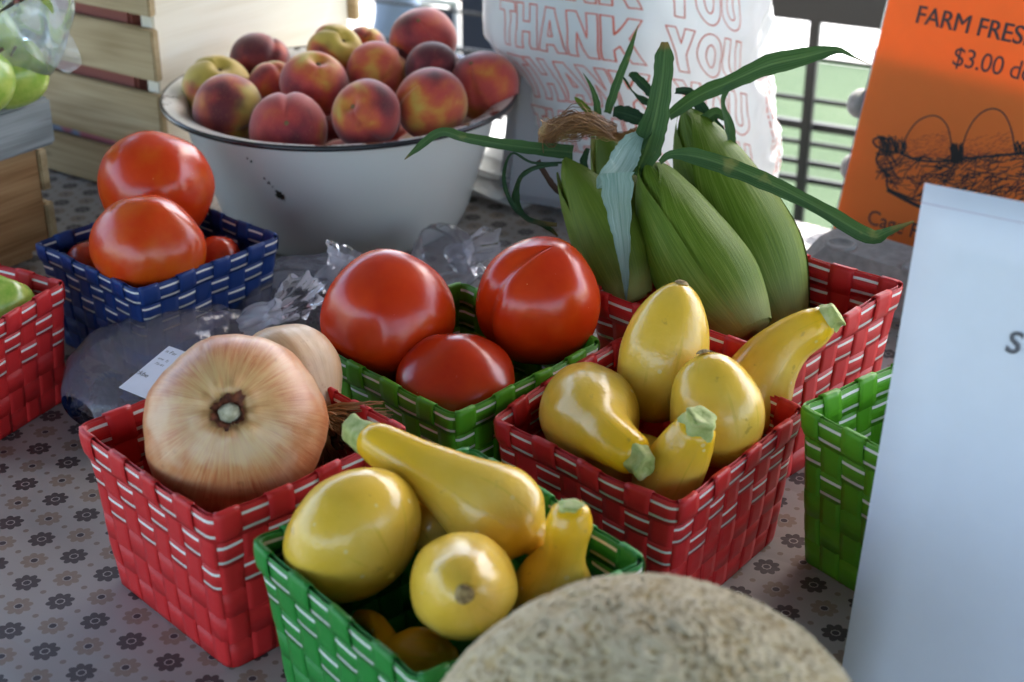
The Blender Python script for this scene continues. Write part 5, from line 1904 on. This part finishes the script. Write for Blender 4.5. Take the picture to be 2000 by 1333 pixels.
def price_label():
    # paper label lying tilted on the bag, partly hidden by the onion
    C = at(300, 745, z=0.066)
    a = at(232, 757, z=0.062); b = at(330, 676, z=0.070); c_ = at(420, 700, z=0.070); d = at(302, 786, z=0.060)
    e1 = (at(300, 786, z=0.060) - a).normalized()
    O = a
    root = empty('price_label', O)
    tag(root, 'white paper label with black print lying on the blackberry bag', 'label')
    up = (b - a)
    e1 = (at(296, 783, z=0.0605) - a)
    e1 = e1.normalized()
    n = e1.cross(up).normalized()
    e2 = n.cross(e1).normalized()
    if e2.dot(up) < 0: e2 = -e2
    # text runs along the direction parallel to the long lower edge
    W, H = 0.085, 0.052
    ed = (at(345, 790, z=0.060) - at(238, 752, z=0.062)).normalized()
    # sheet corners from the photograph: (232,757) (330,676) (430,700) (345,800)
    Q = [Vector((0, 0, 0)), at(345, 803, z=0.060) - O, at(440, 715, z=0.070) - O, b - O]
    nn = (Q[1] - Q[0]).cross(Q[3] - Q[0]).normalized()
    if nn.z < 0: nn = -nn
    V = Q + [q - nn * 0.0004 for q in Q]
    sheet = obj('paper', V, [(0, 1, 2, 3), (7, 6, 5, 4), (0, 4, 5, 1), (1, 5, 6, 2), (2, 6, 7, 3), (3, 7, 4, 0)], PAPER_WHITE, root, smooth=False)
    def put(s, px, py, tx, ty, hpx):
        p0 = plane(px, py); p1 = plane(tx, ty)
        ex = (p1 - p0).normalized()
        ey = nn.cross(ex)
        if ey.dot(Q[3]) < 0: ey = -ey
        size = hpx * m_per_px(p0 + O) / 0.7
        vs, fs, _ = text_mesh(s, size, 0.0)
        obj('lettering', [p0 + ex * v.x + ey * v.y + nn * 0.0005 for v in vs], fs, INK_BLACK, sheet, smooth=False)
    def plane(px, py):
        d_ = ray(px, py); o = Vector((0, 0, CAM_H))
        t = (O - o).dot(nn) / d_.dot(nn)
        return o + d_ * t - O
    put('ckbe', 264, 729, 301, 746, 12)
    put('n Fari', 322, 689, 360, 703, 9.5)
    put('ane  Sy', 308, 702, 350, 718, 7)
    put('75-4101', 301, 712, 342, 727, 7)
price_label()
c0, c1 = at(430, 640, z=0.02), at(760, 560, z=0.02)
c0.z = c1.z = 0
film_bag('produce_bag', 'crumpled clear plastic bag of dark berries in front of the basin', c0, c1, 0.060, 0.058, 0.012,
         [at(640, 560, z=0.05), at(660, 535, z=0.055), at(675, 512, z=0.062), at(683, 492, z=0.07)], 8)
berries(c0, c1, 0.056, 46, 15, 0.032, 'berries in the crumpled bag', 'dark berry inside the crumpled clear bag by the basin')
d0, d1 = at(815, 545, z=0.012), at(930, 480, z=0.03)
d0.z = d1.z = 0
film_bag('produce_bag', 'empty looking crumple of clear plastic behind the tomatoes', d0, d1, 0.035, 0.050, 0.014,
         [at(880, 512, z=0.03), at(905, 500, z=0.034), at(928, 492, z=0.038), at(948, 492, z=0.04)], 13, mat=FILM_TAIL)

# bag of green apples on the left crate
def apple_mesh():
    def fn(t, ph):
        th = pi * t
        s, co = math.sin(th), math.cos(th)
        p = Vector((s * math.cos(ph), s * math.sin(ph), co * 0.9)) * (1 + 0.02 * math.cos(5 * ph) * s)
        p.z -= 0.28 * math.exp(-(s / 0.3) ** 2) * (1 if co > 0 else -0.6)
        return p
    V, F, U = blob(fn, 32, 22)
    return mesh('flesh', V, F)
AM = apple_mesh()
AST = tube([(0, 0, 0.55), (0.03, 0, 0.75), (0.08, 0, 0.98)], [0.04, 0.035, 0.045], 6)
ASTM = mesh('stem', *AST)
APSTEM = flat('apple_stem', (0.10, 0.06, 0.03, 1), 0.8)
def apple(p, r, label, group, rot):
    root = empty('green_apple', p, rot)
    root.scale = (r, r, r)
    tag(root, label, 'apple', group)
    inst('flesh', AM, APPLE, root)
    inst('stem', ASTM, APSTEM, root)
top = LC + Vector((0, 0, 0.153))
apple(at(18, 140, 1.26), 0.033, 'green apple at the right inside the clear bag on the left crate', 'green apples in the clear bag', (0.5, 0.4, 0))
apple(at(-50, 150, 1.20), 0.034, 'green apple at the left inside the clear bag on the left crate', 'green apples in the clear bag', (0.2, 0.9, 1))
apple(at(-35, 60, 1.27), 0.033, 'green apple on top inside the clear bag on the left crate', 'green apples in the clear bag', (1.2, 0.2, 2))
def apple_bag():
    root = empty('produce_bag', at(0, 185, 1.26))
    tag(root, 'crinkled clear plastic bag of green apples on the left crate', 'bag')
    O = root.location
    rings = [(-20, 188, 70), (-10, 150, 98), (-5, 110, 104), (5, 70, 100), (30, 30, 92), (55, -10, 82), (80, -60, 70), (95, -110, 66)]
    S = catmull([tuple(map(float, r)) for r in rings], 40)
    V = []
    nu = 70
    for i, (px, py, r) in enumerate(S):
        c = at(px, py, 1.265)
        k = m_per_px(c)
        for j in range(nu):
            a = 2 * pi * j / nu
            p = c + Vector((math.cos(a) * r * k, math.sin(a) * r * k * 0.75, 0))
            n_ = Vector((math.cos(a), math.sin(a), 0))
            w_ = 0.015 * nz(p, 16, 4) + 0.010 * abs(nz((p.x * 1.5, p.y, p.z), 30, 6))
            V.append(p + n_ * w_ - O)
    obj('film', V, quads(nu, len(S), True), FILM_CRISP, root)
    # loose flap of film hanging over the crate to the right
    V = []
    pts = [(40, -10), (70, 40), (100, 85), (128, 112), (148, 135)]
    S = catmull([tuple(map(float, r)) for r in pts], 26)
    for i, (px, py) in enumerate(S):
        for j in range(16):
            u = j / 15
            wd = 75 - 55 * (i / 25) ** 1.5
            c = at(px + (u - 0.5) * wd * 1.2, py - (u - 0.5) * wd * 0.9, 1.235)
            c += Vector((0.3, -1, 0.2)) * (0.012 * nz(c, 30, 3) + 0.006 * abs(nz(c, 55, 8)))
            V.append(c - O)
    obj('film_flap', V, quads(16, len(S)), FILM_CRISP, root)
apple_bag()
# green tomatoes / apples in the left red basket
apple(at(6, 594, 1.0), 0.0235, 'pale green apple showing at the rim of the left red basket', 'apples in the left red basket', (2.6, 0.4, 0))

# ------------------------------------------------------------------ white folded bags between basin and carrier bag
def bag_stack():
    c = at(962, 372, z=0.012)
    root = empty('folded_bags', Vector((c.x - 0.01, c.y + 0.05, 0.001)), (0, 0, TROT))
    tag(root, 'loose stack of folded white plastic bags between the basin and carrier bag', 'plastic bags')
    rnd = random.Random(2)
    for k in range(5):
        V = []
        nx, ny = 16, 12
        W, D = 0.15 - 0.006 * k, 0.11 - 0.004 * k
        ox, oy = rnd.uniform(-.008, .008), rnd.uniform(-.008, .008)
        for s in (0, 1):
            for j in range(ny):
                for i in range(nx):
                    a, b = W * (i / (nx - 1) - 0.5) + ox, D * (j / (ny - 1) - 0.5) + oy
                    e = min(i, nx - 1 - i, j, ny - 1 - j)
                    th = 0.010 * min(1, e / 2.0)
                    V.append((a, b, 0.011 * k + 0.001 + th * s + 0.005 * nz((a, b, k), 22, 1) + 0.005))
        F = [tuple(reversed(q)) for q in quads(nx, ny)] + quads(nx, ny, off=nx * ny)
        obj('folded_bag', V, F, BAGPLASTIC, root)
bag_stack()

# ------------------------------------------------------------------ black iron railing behind the table
def railing():
    base = at(1577, 230, 2.05)
    O = Vector((base.x, base.y, GROUND_Z))
    root = empty('iron_railing', O)
    tag(root, 'black iron railing of bars on the lawn behind the table', 'railing')
    def bar(name, a, b, sx, sz):
        d = b - a
        v, f = box_v(0, 0, 0, d.length, sx, sz, 0.002)
        o = obj(name, v, f, IRON, root, smooth=False)
        o.location = (a + b) / 2
        o.rotation_euler = (0, 0, math.atan2(d.y, d.x))
    def zat(px, py):
        # height on the railing plane
        n = RV
        d = ray(px, py); o = Vector((0, 0, CAM_H))
        t = (O - o).dot(n) / d.dot(n)
        return (o + d * t).z - GROUND_Z
    z_top = zat(1590, 12)
    L0, L1 = -1.2, 2.2
    bar('top_rail', RU * L0 + Vector((0, 0, z_top + 0.012)), RU * L1 + Vector((0, 0, z_top + 0.012)), 0.045, 0.058)
    for px, py, th in ((1605, 124, 0.005), (1590, 205, 0.007), (1590, 256, 0.012), (1590, 291, 0.007), (1590, 330, 0.008), (1590, 364, 0.009)):
        zz = zat(px, py)
        off = RV * 0.02
        bar('rail', RU * L0 + off + Vector((0, 0, zz)), RU * L1 + off + Vector((0, 0, zz)), th, th)
    for k in (-1.1, 0.0, 1.1, 2.1):
        v, f = box_v(0, 0, z_top / 2 - 0.008, 0.0145, 0.0145, z_top - 0.017, 0.002)
        o = obj('post', v, f, IRON, root, smooth=False)
        o.location = RU * k
        o.rotation_euler = (0, 0, math.atan2(RU.y, RU.x))
railing()

# ------------------------------------------------------------------ folding chair and sack seen between panel and bag
def chair():
    p = at(850, 100, 2.9)
    O = Vector((p.x, p.y, GROUND_Z))
    root = empty('folding_chair', O)
    tag(root, 'dark folding chair with pale metal tubes behind the basin', 'chair')
    x0 = at(812, 50, 2.9).x - O.x; x1 = at(893, 50, 2.9).x - O.x
    zt = at(850, 4, 2.9).z - GROUND_Z
    for x in (x0, x1):
        v, f = tube([(x, 0.0, 0), (x, 0.0, zt * 0.5), (x, 0.0, zt)], 0.007, 10)
        obj('frame_tube', v, f, ALU, root)
        v, f = tube([(x, -0.42, 0), (x, -0.2, zt * 0.30), (x, 0.05, zt * 0.55)], 0.007, 10)
        obj('leg', v, f, ALU, root)
    v, f = tube([(x0, 0, zt), ((x0 + x1) / 2, 0, zt + 0.002), (x1, 0, zt)], 0.009, 10)
    obj('top_tube', v, f, ALU, root)
    v, f = box_v((x0 + x1) / 2, 0.004, zt * 0.72, x1 - x0 - 0.010, 0.006, zt * 0.5, 0.002)
    obj('back_panel', v, f, NAVY, root, smooth=False)
    v, f = box_v((x0 + x1) / 2, -0.18, zt * 0.42, x1 - x0 + 0.02, 0.34, 0.012, 0.003)
    obj('seat', v, f, NAVY, root, smooth=False)
    # dark bin to its right and blue grey sack to its left
    p = at(912, 30, 3.1)
    b = empty('dark_bin', (p.x + 0.02, p.y, GROUND_Z))
    tag(b, 'dark bin standing right of the folding chair', 'bin')
    zt2 = p.z - GROUND_Z + 0.15
    v, f = box_v(0, 0, zt2 / 2, 0.11, 0.16, zt2, 0.01)
    obj('body', v, f, NAVY, b, smooth=False)
    v, f = box_v(0, 0, zt2 + 0.012, 0.12, 0.17, 0.02, 0.005)
    obj('lid', v, f, NAVY, b, smooth=False)
    p = at(770, 85, 2.5)
    s = empty('blue_sack', (p.x, p.y + 0.08, GROUND_Z))
    tag(s, 'blue grey fabric sack between the pale crate panel and the chair', 'sack')
    zt3 = at(770, -20, 2.5).z - GROUND_Z
    def fn(t, ph):
        th = pi * t
        q = Vector((0.062 * math.sin(th) ** 0.5 * math.cos(ph), 0.07 * math.sin(th) ** 0.5 * math.sin(ph), zt3 / 2 + zt3 / 2 * math.cos(th)))
        q += Vector((math.cos(ph), math.sin(ph), 0)) * 0.012 * nz(q, 12, 3)
        return q
    V, F, U = blob(fn, 40, 40)
    obj('sack_body', V, F, flat('blue_grey_fabric', (0.16, 0.22, 0.31, 1), 0.8), s)
    v, f = tube([(-0.02, 0, zt3 - 0.01), (0, 0, zt3 + 0.03), (0.02, 0, zt3 - 0.01)], 0.008, 8)
    obj('tied_top', v, f, flat('blue_grey_cord', (0.2, 0.26, 0.34, 1), 0.8), s)
chair()
